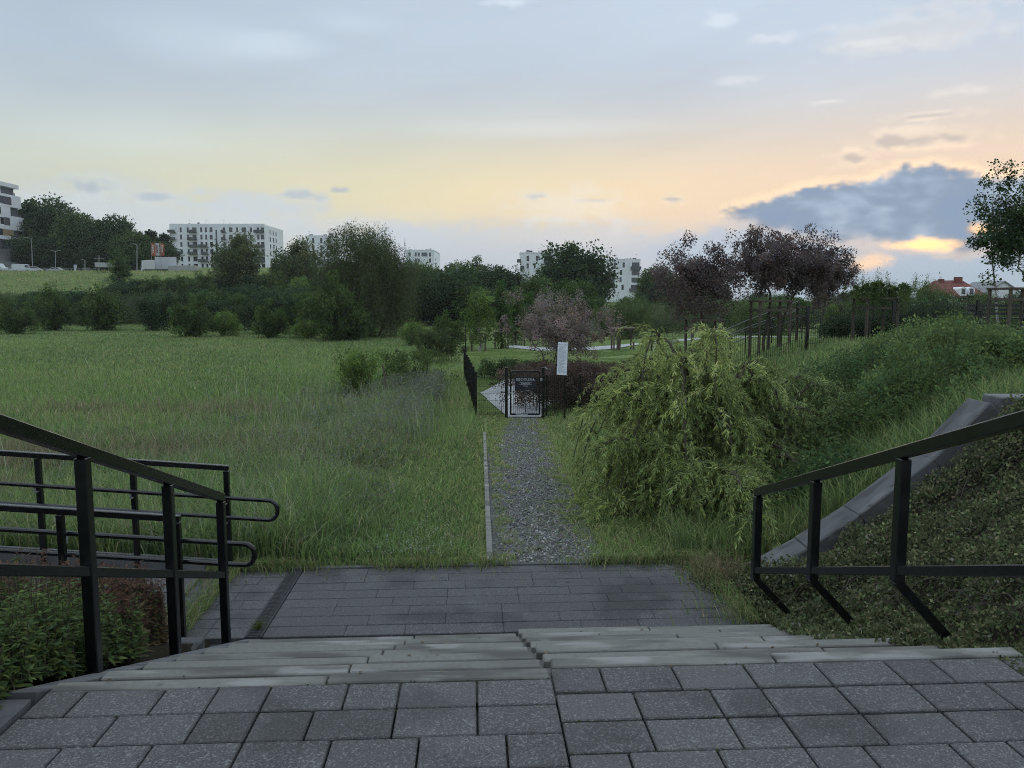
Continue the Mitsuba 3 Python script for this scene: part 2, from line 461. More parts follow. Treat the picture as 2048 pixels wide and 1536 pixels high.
def sheet(name, outline, mat, lift, label, step=0.4, kind='structure'):
    """a ground sheet that follows the terrain inside a polygon"""
    poly = Polygon(outline)
    v2, f = trimesh.creation.triangulate_polygon(poly, engine='earcut')
    v, f = np.c_[v2, np.zeros(len(v2))], np.asarray(f)
    v, f = trimesh.remesh.subdivide_to_size(v, f, step, max_iter=12)
    m = trimesh.Trimesh(v, f, process=True)
    v, f = np.array(m.vertices), np.array(m.faces)
    v[:, 2] = ground_z(v[:, 0], v[:, 1]) + lift
    nz = np.cross(v[f[:, 1]] - v[f[:, 0]], v[f[:, 2]] - v[f[:, 0]])[:, 2]
    f[nz < 0] = f[nz < 0][:, ::-1]
    return lab(put(name, (v, f), mat, smooth=True), label, kind=kind)


# ------------------------------------------------------------------ pavement, stairs, landing
rng = np.random.default_rng(11)
MATS = ['paver_dark', 'paver_mid', 'paver_pale']
OLD = {'landing'}
PAVERS = {}


def paver(holder, s0, s1, t0, t1, z, mat):
    L, D = round(s1 - s0 - (0.002 if holder == 'landing' else 0.009), 3), round(t1 - t0 - 0.008, 3)
    mat = 'paver_old' if holder in OLD else mat
    k = (L, D, mat)
    if k not in PAVERS:
        PAVERS[k] = mikit.ply(chamfer(L, D, 0.06, 0.005), mat)
    c = S((s0 + s1) / 2, (t0 + t1) / 2, z - 0.03 + rng.uniform(-0.0018, 0.0018))
    again('paver', PAVERS[k], holder, T().translate(c.tolist()).rotate([0, 0, 1], math.degrees(TH) + rng.uniform(-0.25, 0.25)).rotate([1, 0, 0], rng.uniform(-0.25, 0.25)))


def row(holder, s_from, s_to, t0, t1, z, tones, lens=(0.32, 0.32, 0.32, 0.215)):
    s, sign = s_from, 1 if s_to > s_from else -1
    while abs(s_to - s) > 0.12:
        L = min(lens[rng.integers(len(lens))], abs(s_to - s))
        if abs(s_to - s) - L < 0.12: L = round(abs(s_to - s), 2)
        e = s + sign * L
        paver(holder, min(s, e), max(s, e), t0, t1, z, MATS[rng.choice(3, p=tones)])
        s = e


def slab(s0, s1, t0, t1, z0, z1, b=0.004):
    v, f = chamfer(s1 - s0, t1 - t0, z1 - z0, b)
    return rotz(v, TH) + S((s0 + s1) / 2, (t0 + t1) / 2, (z0 + z1) / 2), f


SEAM, SL, SR = 0.335, -1.665, 2.50
lab(put('upper_pavement', slab(-2.4, 2.9, 1.2, 2.985, -0.3, -0.052), 'joint_grit'), 'dark grey paved platform at the top of the stairs', kind='structure')
TL, TR = 3.135, 3.225
for k in range(8):
    tl, tr = TL - 0.2 * k - 0.008 * k, TR - 0.208 * k - 0.01 * min(k, 2)
    row('upper_pavement', SEAM, SL - 0.09, tl - 0.208, tl, 0.0, (0.38, 0.42, 0.20))
    row('upper_pavement', SEAM, SR + 0.1, tr - 0.208, tr, 0.0, (0.22, 0.50, 0.28))

# the staircase: seven risers, long concrete slabs with a strip of grit behind each
body = []
for k in range(7):
    body.append(slab(SL - 0.08 * (1 - k / 6), SR - 0.003, 2.99 + 0.001 * k, 3.175 + 0.4 * k, -1.5 - 0.002 * k, -0.15 * k - 0.022, 0.002))
lab(put('staircase', join(*body), 'joint_grit'), 'wide outdoor staircase going down to the landing, steps edged with pale concrete', kind='structure')
for k in range(7):
    z = -0.15 * k
    for half in (0, 1):
        t0 = (TL if half == 0 else TR) + 0.4 * k + (0.0 if half == 0 else -0.02 * (k > 0))
        a, b_ = (SL - 0.09 * (1 - k / 6), SEAM - 0.006) if half == 0 else (SEAM + 0.006, SR)
        cuts = [a] + ([-0.62 + 0.03 * k] if half == 0 else [1.35 + (0.42 if k % 2 else 0.0)]) + [b_]
        for c0, c1 in zip(cuts, cuts[1:]):
            dz, dt = rng.uniform(-0.006, 0.004), rng.uniform(-0.006, 0.006)
            put('tread', slab(c0 + 0.005, c1 - 0.005, t0 + 0.004 + dt, t0 + 0.088 + dt, z - 0.165, z + dz, 0.006), 'tread_concrete', 'staircase')
for name, s0, s1 in (('left', SL - 0.13, SL - 0.005), ('right', SR + 0.005, SR + 0.13)):
    holder = lab(number('stair_kerb'), f'sloping concrete edging along the {name} side of the stairs', kind='structure')
    put('kerb_stone', slab(s0 - 0.095 * (name == 'left'), s1 - 0.095 * (name == 'left'), 1.9, 3.045, -0.25, 0.016), 'kerb_concrete', holder)
    for q in range(4):
        t0, t1 = 3.05 + 0.75 * q, 3.05 + 0.75 * (q + 1)
        z0, z1 = 0.02 - 0.375 * 0.75 * q, 0.02 - 0.375 * 0.75 * (q + 1)
        c, k0, k1 = (s0 + s1) / 2, -0.095 * (1 - q / 4) * (name == 'left'), -0.095 * (1 - (q + 1) / 4) * (name == 'left')
        put('kerb_stone', bar(S(c + k0, t0 + 0.004, z0 - 0.09), S(c + k1, t1 - 0.004, z1 - 0.09), s1 - s0, 0.20), 'kerb_concrete', holder)

# landing
LAND = -1.05
lab(put('landing', slab(-2.62, 2.46, 5.92, 7.58, -1.5, LAND - 0.054), 'joint_grit'), 'dark paved landing between the foot of the stairs and the gravel path', kind='structure')
for k in range(8):
    t0 = 5.98 + 0.195 * k
    row('landing', -1.67, 2.44 - 0.05 * k, t0, t0 + 0.195, LAND, (1.0, 0.0, 0.0), (0.48, 0.64, 0.80))
    row('landing', -1.81, -2.60, t0, t0 + 0.195, LAND - 0.004, (1.0, 0.0, 0.0))
holder = lab(number('landing_kerb'), 'thin concrete kerb along the far edge of the landing', kind='structure')
for q in range(5):
    put('kerb_stone', slab(-2.6 + q * 0.98 + 0.004, -2.6 + (q + 1) * 0.98 - 0.004, 7.545, 7.605, -1.3, LAND + 0.012), 'kerb_concrete', holder)
# slotted drain
drain = thing('drain_channel', 'narrow slotted grey drain grating set into the left of the dark landing', 'drain')
put('trough', join(slab(-1.805, -1.795, 5.98, 7.54, -1.2, LAND + 0.004, 0.001), slab(-1.685, -1.675, 5.98, 7.54, -1.2, LAND + 0.004, 0.001)), 'cast_iron', drain)
for q in range(52):
    t = 5.995 + q * 0.0297
    m = join(bar(S(-1.795, t + 0.006, LAND - 0.006), S(-1.74, t - 0.004, LAND - 0.006), 0.013, 0.02), bar(S(-1.74, t - 0.004, LAND - 0.0061), S(-1.685, t + 0.006, LAND - 0.0061), 0.013, 0.02))
    put('slat', m, 'cast_iron', drain)
put('weed_tuft', join(*[tube([S(-1.74 + rng.normal(0, .01), 6.14, LAND), S(-1.74 + rng.normal(0, .04), 6.14 + rng.normal(0, .04), LAND + rng.uniform(.03, .09))], [0.003, 0.001], 3) for _ in range(40)]), 'matt', drain, (0.12, 0.16, 0.04))
lab(put('concrete_block', slab(-2.36, -2.06, 5.62, 5.84, -1.3, -0.97, 0.012), 'kerb_concrete'), 'pale concrete block lying in the plants beside the last left railing post', 'concrete block')

# path edging
edging = lab(number('path_edging'), 'row of thin pale concrete edging stones along the left side of the gravel path', kind='structure')
for q in range(11):
    y0, y1 = 7.66 + q * 0.97, 7.66 + (q + 1) * 0.97 - 0.006
    x0, x1 = -0.225 - 0.041 * (y0 - 7.66), -0.225 - 0.041 * (y1 - 7.66)
    z0, z1 = float(np.interp(y0, [7.6, 22], [-1.09, -1.77])), float(np.interp(y1, [7.6, 22], [-1.09, -1.77]))
    put('edging_stone', bar((x0, y0, z0 - 0.04 + rng.uniform(-.012, .012)), (x1, y1, z1 - 0.04 + rng.uniform(-.012, .012)), 0.065, 0.20), 'tread_concrete', edging)

# ramp on the left
ramp = lab(put('ramp', join((np.array([S(-2.62, 6.03, -1.056), S(-2.62, 7.42, -1.056), S(-7.5, 7.42, -0.66), S(-7.5, 6.03, -0.66), S(-2.62, 6.03, -1.5), S(-2.62, 7.42, -1.5), S(-7.5, 7.42, -1.6), S(-7.5, 6.03, -1.6)]),
     np.array([[0, 1, 2, 3], [0, 4, 5, 1], [1, 5, 6, 2], [2, 6, 7, 3], [3, 7, 4, 0]])[:, ::-1])), 'paver_dark'), 'paved ramp that climbs to the left between black railings', kind='structure')
for t in (5.98, 7.47):
    put('kerb', bar(S(-2.6, t, -1.02), S(-7.5, t, -0.62), 0.07, 0.16), 'kerb_concrete', 'ramp')

# ------------------------------------------------------------------ railings
# stair railing on the left
rail = thing('stair_railing', 'black metal railing down the left side of the stairs, straight vertical posts', 'railing')
SLR = -1.872
topz = lambda t: 0.145 + 0.372 * (5.75 - t)
put('top_rail', bar(S(SLR, 5.78, topz(5.78)), S(SLR, 2.35, topz(2.35)), 0.055, 0.062), 'black_paint', rail)
put('lower_rail', bar(S(SLR, 5.77, topz(5.77) - 0.60), S(SLR, 2.35, topz(2.35) - 0.60), 0.045, 0.05), 'black_paint', rail)
for t in (2.72, 3.77, 4.78, 5.75):
    put('post', bar(S(SLR, t, -0.375 * (t - 3.1) - 0.25), S(SLR, t, topz(t) - 0.032), 0.058, 0.058, up=FW), 'black_paint', rail)

rail = thing('stair_railing', 'black metal railing down the right side of the stairs, posts cranked outward at the foot', 'railing')
SRR = 2.205
topr = lambda t: 0.13 + 0.357 * (5.75 - t)
put('top_rail', bar(S(SRR, 5.78, topr(5.78)), S(SRR, 2.2, topr(2.2)), 0.055, 0.062), 'black_paint', rail)
put('lower_rail', bar(S(SRR, 5.77, topr(5.77) - 0.625), S(SRR, 2.2, topr(2.2) - 0.625), 0.045, 0.05), 'black_paint', rail)
for t in (2.72, 3.79, 4.77, 5.75):
    zb = topr(t) - 0.685
    foot = S(SRR + 0.42, t, zb - 0.45)
    put('post', join(bar(S(SRR, t, zb), S(SRR, t, topr(t) - 0.032), 0.058, 0.058, up=FW), bar(S(SRR - 0.012, t, zb + 0.012), foot, 0.05, 0.05, up=FW)), 'black_paint', rail)


def ramp_railing(t, end_s, label, side, hand_z, loop_s, z_end):
    """a fence along the ramp: top rail, square posts, and a looped pair of tubular handrails on brackets"""
    r = thing('ramp_railing', label, 'railing')
    g = 0.081
    z = lambda s: z_end + g * (end_s - s)
    put('top_rail', bar(S(end_s + 0.025, t, z(end_s)), S(-7.4, t, z(-7.4)), 0.05, 0.05), 'black_paint', r)
    posts = [end_s - 0.875 * k for k in range(6)]
    for s in posts:
        put('post', bar(S(s, t, z(s) - 1.2), S(s, t, z(s) - 0.026), 0.05, 0.05, up=FW), 'black_paint', r)
    put('bottom_rail', bar(S(end_s, t, z(end_s) - 0.93), S(-7.4, t, z(-7.4) - 0.93), 0.04, 0.04), 'black_paint', r)
    th = t + side * 0.085
    za, zb = hand_z
    ra, zc = (za - zb) / 2, (za + zb) / 2
    pts = [S(-7.4, th, z(-7.4) - za), S(loop_s - 0.02, th, z(loop_s - 0.02) - za)]
    low = [S(loop_s - 0.02, th, z(loop_s - 0.02) - zb), S(-7.4, th, z(-7.4) - zb)]
    put('handrail', tube(pts + [S(loop_s + abs(ra) * 0.9 * math.sin(a), th, z(loop_s) - zc + (zb - za) / 2 * math.cos(a)) for a in np.linspace(0.05, math.pi - 0.05, 12)] + low, 0.021, 10), 'black_paint', r)
    for s in posts[:4]:
        for zz in hand_z:
            put('bracket', tube([S(s, t + side * 0.02, z(s) - zz - 0.075), S(s, t + side * 0.07, z(s) - zz - 0.07), S(s, th, z(s) - zz - 0.02)], 0.008, 6), 'galvanised', r)


ramp_railing(7.45, -2.36, 'black ramp railing behind, nearest the meadow, the looped handrail reaching furthest right', -1, (0.27, 0.46), -1.95, 0.0)
ramp_railing(5.97, -2.28, 'black ramp railing in front, rising out of the reddish plants, with looped handrail', 1, (0.20, 0.37), -1.80, -0.075)

# ------------------------------------------------------------------ concrete wall up the right bank
wall = thing('garden_wall', 'sloping grey concrete retaining edge climbing the right bank beyond the railing', 'wall')
wp = [np.array(at(x, y, 7.5)) for x, y in ((1462, 1148), (1606, 1070), (1706, 1005), (1850, 898), (1962, 786))]
for p, q in zip(wp, wp[1:]):
    n = max(1, int(round(np.linalg.norm(q - p) / 0.95)))
    for k in range(n):
        a, b_ = p + (q - p) * k / n, p + (q - p) * (k + 1) / n
        d = unit(b_ - a)
        put('wall_block', bar(a + d * 0.004 + [0, -0.16, -0.15 + rng.uniform(-.012, .012)], b_ - d * 0.004 + [0, -0.16, -0.15 + rng.uniform(-.012, .012)], 0.36, 0.30, b=0.012), 'kerb_concrete', wall)
for k in range(3):
    put('wall_block', block(wp[-1][0] + 0.5 + k * 1.0, 7.34, wp[-1][2] - 0.155, 0.99, 0.30, 0.30, 0, 0.012), 'kerb_concrete', wall)

# ------------------------------------------------------------------ gravel path and park surfaces
sheet('gravel_path', [(-0.2, 7.6), (0.98, 7.66), (0.94, 9), (0.92, 11), (0.90, 13.5), (0.88, 17), (0.9, 20), (0.80, 22.1), (-0.12, 22.1), (-0.18, 20), (-0.55, 17.6), (-0.36, 11.5)], 'gravel_bed', 0.012, 'worn grey gravel path leading from the landing to the gate')
sheet('concrete_path', [(-0.12, 22.1), (0.83, 22.1), (1.2, 25), (2.5, 29), (3.4, 36), (1.6, 38), (-0.31, 34.2), (-1.19, 28.6), (-0.62, 25)], 'park_concrete', 0.03, 'pale concrete path widening behind the gate')
sheet('park_path', [(-0.8, 62.5), (2.0, 57.0), (6, 57.5), (10, 61.8), (16, 62.0), (26, 60), (26, 62.5), (16, 64.6), (9, 64.4), (5, 61), (2.4, 61), (0.2, 64.5)], 'park_concrete', 0.04, 'pale path curving across the far park lawn', 1.0)
sheet('park_lawn', [(-1.25, 22.2), (2.0, 22.3), (6, 22), (11, 21.5), (15, 23), (17, 27), (17, 40), (14, 57), (2, 56), (-3.5, 60), (-2.3, 40)], 'lawn', 0.006, 'mown green park lawn behind the fence', 0.8)

# ------------------------------------------------------------------ fence, gate and signs
wire_mat = 'black_paint'


def mesh_panel(p, q, h, parent, z0=0.06, step=0.055):
    """a wire panel between two posts (bases p, q): thin uprights and paired cross wires in one mesh"""
    p, q = np.asarray(p, float), np.asarray(q, float)
    n = int(np.linalg.norm(q[:2] - p[:2]) / step)
    d = unit(np.array([q[0] - p[0], q[1] - p[1], 0.0]))
    parts = []
    for k in range(1, n):
        a = p + (q - p) * k / n
        parts.append((a + np.array([[-.006, 0, z0], [.006, 0, z0], [0, .007, z0], [-.006, 0, h], [.006, 0, h], [0, .007, h]]), np.array([[0, 1, 4], [0, 4, 3], [1, 2, 5], [1, 5, 4], [2, 0, 3], [2, 3, 5]])))
    for zz in np.arange(z0 + 0.02, h, 0.2):
        parts.append(bar(p + [0, .004, zz], q + [0, .004, zz], 0.006, 0.008, b=0.001))
    return put('wire_panel', join(*parts), wire_mat, parent, kind='stuff')


def post(parent, p, h, w=0.06):
    return put('post', join(block(p[0], p[1], p[2] + h / 2 - 0.1, w, w, h + 0.2, 0, 0.004), block(p[0], p[1], p[2] + h + 0.006, w + 0.012, w + 0.012, 0.02, 0, 0.003)), 'black_paint', parent)


def fence(label, xy, h):
    f = thing('mesh_fence', label, 'fence')
    pts = [np.array([x, y, float(ground_z(x, y))]) for x, y in xy]
    for p in pts: post(f, p, h)
    for p, q in zip(pts, pts[1:]): mesh_panel(p, q, h - 0.03, f)
    return f


fence('black wire mesh fence running straight away from the gate along the meadow', [(-1.03 - 0.083 * k * 2.0, 22.0 + 2.0 * k) for k in range(9)], 1.30)
f = thing('mesh_fence', 'short black wire mesh fence panel left of the gate', 'fence')
mesh_panel((-1.0, 22.02, float(ground_z(-1.0, 22))), (-0.2, 22.02, -1.71), 1.24, f)
fence('black wire mesh fence right of the gate, climbing the bank behind the willow', [(0.99, 22.03), (1.95, 22.0), (3.9, 21.7), (5.97, 21.2), (7.75, 20.4), (9.9, 20.2), (12.2, 20.4), (14.5, 21)], 1.25)
GZ0 = -1.74
gate = thing('gate', 'black wire gate at the end of the gravel path with a dark plaque', 'gate')
for gxp in (-0.16, 0.885):
    put('gate_post', join(block(gxp, 22, GZ0 + 0.66, 0.085, 0.085, 1.52, 0, 0.004), block(gxp, 22, GZ0 + 1.43, 0.1, 0.1, 0.02, 0, 0.003)), 'black_paint', gate)
put('gate_frame', join(block(-0.035, 22, GZ0 + 0.71, 0.045, 0.045, 1.26), block(0.785, 22, GZ0 + 0.71, 0.045, 0.045, 1.26), block(0.375, 22, GZ0 + 1.325, 0.775, 0.044, 0.045), block(0.375, 22, GZ0 + 0.095, 0.775, 0.044, 0.045)), 'black_paint', gate)
mesh_panel((-0.02, 22.0, GZ0 + 0.1), (0.77, 22.0, GZ0 + 0.1), 1.2, gate, z0=0.0)
put('latch', join(block(-0.095, 21.97, GZ0 + 0.72, 0.05, 0.05, 0.16), block(-0.06, 21.93, GZ0 + 0.72, 0.11, 0.02, 0.02)), 'galvanised', gate)
put('threshold', join(block(0.19, 21.97, GZ0 + 0.10, 0.16, 0.03, 0.03), block(0.36, 21.965, GZ0 + 0.085, 0.2, 0.03, 0.03)), 'galvanised', gate)
for zz in (0.3, 1.1): put('hinge', block(0.835, 21.98, GZ0 + zz, 0.06, 0.05, 0.07), 'galvanised', gate)
plaque = put('plaque', block(0.385, 21.962, GZ0 + 0.99, 0.62, 0.012, 0.40), 'painted', gate, (0.022, 0.022, 0.032), label='dark plaque with white lettering')


def lettering(text, height, x, y, z, parent, colour, name='lettering', thin=True):
    m = meshkit.text_mesh(text, height, 0.003)
    v = np.array(m.vertices)
    v[:, 0] -= (v[:, 0].min() + v[:, 0].max()) / 2
    v = np.stack([v[:, 0], -v[:, 2], v[:, 1]], -1) + [x, y, z]
    return put(name, (v, np.array(m.faces)), 'painted', parent, colour)


lettering('BIOTURA', 0.085, 0.385, 21.953, GZ0 + 1.06, plaque, (0.50, 0.50, 0.54))
for k, w in enumerate((0.33, 0.26, 0.35, 0.14)):
    put('text_line', block(0.385, 21.953, GZ0 + 1.025 - 0.036 * k, w, 0.004, 0.013, 0, 0.001), 'painted', plaque, (0.42, 0.42, 0.46))

sign = thing('notice_board', 'tall narrow white notice board on a black post beside the gate', 'sign')
SX, SY, SZ = 1.335, 20.5, -1.5
put('post', block(SX + 0.07, SY + 0.04, -0.75, 0.055, 0.05, 2.3), 'black_paint', sign)
a = math.radians(-9)
R2 = np.array([[math.cos(math.radians(2)), 0, math.sin(math.radians(2))], [0, 1, 0], [-math.sin(math.radians(2)), 0, math.cos(math.radians(2))]])


def on_board(m):
    v, f = m
    return (rotz(np.asarray(v) @ R2.T, a) + [SX, SY, 0.065], f)


board = put('board', on_board(block(0, 0, 0, 0.265, 0.016, 0.87, 0, 0.004)), 'painted', sign, (0.80, 0.83, 0.90))
put('board_back', on_board(block(0.01, 0.02, -0.01, 0.27, 0.014, 0.86, 0, 0.003)), 'painted', sign, (0.10, 0.10, 0.12))
m = meshkit.text_mesh('BIOTURA', 0.042, 0.002)
v = np.array(m.vertices); v[:, 0] -= (v[:, 0].min() + v[:, 0].max()) / 2
put('lettering', on_board((np.stack([v[:, 0], -v[:, 2] - 0.009, v[:, 1] + 0.355], -1), np.array(m.faces))), 'painted', board, (0.33, 0.38, 0.46))
for k in range(27):
    w = rng.uniform(0.13, 0.22)
    put('text_line', on_board(block(-0.11 + w / 2, -0.0095, 0.315 - 0.0262 * k, w, 0.003, 0.010, 0, 0.0008)), 'painted', board, (0.32, 0.36, 0.44))

binx, biny = 1.36, 26.0
binz = float(ground_z(binx, biny))
b_ = thing('waste_bin', 'small silver cylindrical bin hung on a black post left of the notice board', 'waste bin')
put('post', block(binx + 0.12, biny, binz + 0.62, 0.09, 0.09, 1.30), 'black_paint', b_)
put('bucket', tube([(binx - .09, biny, binz + 0.70), (binx - .09, biny, binz + 1.03)], [0.085, 0.105], 16), 'galvanised', b_)
put('lid', tube([(binx - .25, biny, binz + 1.17), (binx - .20, biny, binz + 1.10), (binx + 0.1, biny, binz + 1.09)], 0.022, 8), 'galvanised', b_)
put('bag_box', block(binx + 0.28, biny + 0.02, binz + 0.78, 0.16, 0.12, 0.40), 'painted', b_, (0.25, 0.33, 0.34))


def bench(x, y, z, a, L, label, mat='timber'):
    b = thing('bench', label, 'bench')
    tr = lambda m: (rotz(m[0], a) + [x, y, z], m[1])
    for i in range(4): put('seat_slat', tr(block(0, -0.2 + 0.115 * i, 0.45, L, 0.09, 0.035)), mat, b)
    for i in range(3): put('back_slat', tr(block(0, 0.25 + 0.02 * i, 0.58 + 0.12 * i, L, 0.03, 0.09)), mat, b)
    for sx in (-1, 1):
        put('leg', tr(block(sx * (L / 2 - 0.12), -0.19, 0.21, 0.06, 0.06, 0.43)), 'black_paint', b)
        put('leg', tr(join(block(sx * (L / 2 - 0.12), 0.2, 0.21, 0.06, 0.06, 0.43), bar((sx * (L / 2 - 0.12), 0.21, 0.4), (sx * (L / 2 - 0.12), 0.31, 0.86), 0.05, 0.03))), 'black_paint', b)
        put('armrest', tr(join(block(sx * (L / 2 - 0.1), 0.0, 0.66, 0.06, 0.5, 0.035), block(sx * (L / 2 - 0.1), -0.2, 0.55, 0.05, 0.05, 0.2))), 'black_paint', b)


bench(14.9, 23.6, 0.62, math.radians(4), 1.9, 'dark slatted park bench at the top of the right bank', 'black_paint')
bench(2.1, 26.3, float(ground_z(2.1, 26.3)) + 0.42, 0.0, 1.1, 'dark bench half hidden behind the white notice board', 'timber')

shelter = thing('pergola', 'small flat roofed dark timber pergola on the park lawn right of the blossoming tree', 'pergola')
hx, hy = 8.2, 57.5
hz = float(ground_z(hx, hy))
put('roof', join(block(hx, hy, hz + 1.62, 1.9, 1.8, 0.12), block(hx, hy, hz + 1.50, 1.6, 1.5, 0.10)), 'timber', shelter)
for sx in (-1, 1):
    for sy in (-1, 1): put('post', block(hx + sx * 0.72, hy + sy * 0.65, hz + 0.75, 0.11, 0.11, 1.6), 'timber', shelter)
put('climber', tube([(hx - 0.3, hy, hz), (hx - 0.25, hy, hz + 1.4)], 0.16, 8), 'timber', shelter)


# ------------------------------------------------------------------ vegetation generators
def leaf_quads(P, D, N, L, W, C, tri=False):
    """leaves from base points P along directions D with normals N: diamonds of two triangles (or single triangles)"""
    n = len(P)
    D = unit(D); side = unit(np.cross(D, N))
    L, W = np.broadcast_to(L, (n,))[:, None], np.broadcast_to(W, (n,))[:, None]
    if tri:
        v = np.stack([P - side * W / 2, P + side * W / 2, P + D * L], 1)
        f = np.arange(3 * n).reshape(-1, 3)
        return v.reshape(-1, 3), f, np.repeat(C, 3, 0)
    v = np.stack([P, P + D * L * 0.45 + side * W / 2, P + D * L, P + D * L * 0.45 - side * W / 2], 1)
    k = np.arange(n)[:, None] * 4
    f = np.vstack([k + [0, 1, 2], k + [0, 2, 3]])
    return v.reshape(-1, 3), f, np.repeat(C, 4, 0)


def blades(P, h, w, lean, az, C, tri=False):
    """grass blades that bend over: two quads and a tip, or one triangle"""
    n = len(P)
    h, w, lean = (np.broadcast_to(x, (n,))[:, None] for x in (h, w, lean))
    d = np.stack([np.cos(az), np.sin(az), 0 * az], -1)
    s = np.stack([-np.sin(az), np.cos(az), 0 * az], -1)
    spin = s * np.cos(az * 7.3)[:, None] + d * np.sin(az * 7.3)[:, None]
    up = np.array([0, 0, 1.0])
    tip = P + up * h * (1 - 0.35 * lean) + d * h * lean
    if tri:
        v = np.stack([P - spin * w / 2, P + spin * w / 2, tip], 1)
        return v.reshape(-1, 3), np.arange(3 * n).reshape(-1, 3), np.repeat(C, 3, 0)
    mid = P + up * h * 0.55 + d * h * lean * 0.28
    v = np.stack([P - spin * w / 2, P + spin * w / 2, mid + spin * w * 0.42, mid - spin * w * 0.42, tip], 1)
    k = np.arange(n)[:, None] * 5
    return v.reshape(-1, 3), np.vstack([k + [0, 1, 2], k + [0, 2, 3], k + [3, 2, 4]]), np.repeat(C, 5, 0)


def merge(parts):
    vs, fs, cs, a = [], [], [], 0
    for v, f, c in parts:
        vs.append(v); fs.append(f + a); cs.append(c); a += len(v)
    return (np.vstack(vs), np.vstack(fs)), np.vstack(cs)


def rand_unit(r, n):
    return unit(r.normal(size=(n, 3)))


FOLIAGE = 1.9


def tint(r, n, base, var=0.22, hue=0.10):
    """leaf colours round a base: each lighter or darker, yellower or bluer"""
    k = FOLIAGE * np.exp(r.normal(0, var, (n, 1)))
    h = r.normal(0, hue, (n, 1))
    c = np.array(base)[None] * k * np.concatenate([1 + h, 1 + 0.25 * h, 1 - h], 1)
    return np.clip(c, 0.004, 0.8)


def crown(r, centres, radii, per, L, aspect, base, droop=0.0, tri=False, var=0.2, clump_var=0.22, flat=1.0):
    """leaves in clumps; a clump is lighter or darker as a whole, as sprays of young and old leaves are"""
    out = []
    for c, rad in zip(centres, radii):
        n = max(3, int(per * r.uniform(0.75, 1.25)))
        d = rand_unit(r, n)
        P = c + d * (rad * r.uniform(0.15, 1.0, (n, 1)) ** 0.6) * [1, 1, flat]
        D = unit(rand_unit(r, n) + 0.5 * d + np.array([0, 0, -droop]))
        N = unit(rand_unit(r, n) * 0.8 + [0, 0, 0.7])
        b = np.array(base) * math.exp(r.normal(0, clump_var)) * np.array([1 + r.normal(0, .08), 1, 1 + r.normal(0, .05)])
        ln = L * r.uniform(0.6, 1.25, n)
        out.append(leaf_quads(P, D, N, ln, ln * aspect, tint(r, n, b, var), tri))
    return out


def limb(r, p, q, r0, r1, sag=0.1, n=5, sides=5):
    p, q = np.asarray(p, float), np.asarray(q, float)
    s = np.linspace(0, 1, n)[:, None]
    L = np.linalg.norm(q - p)
    wob = np.cumsum(r.normal(0, 0.035 * L, (n, 3)), 0) * np.sin(s * np.pi)
    return tube(p + (q - p) * s + wob + np.array([0, 0, sag * L]) * np.sin(s * np.pi), np.linspace(r0, r1, n), sides, cap=False)


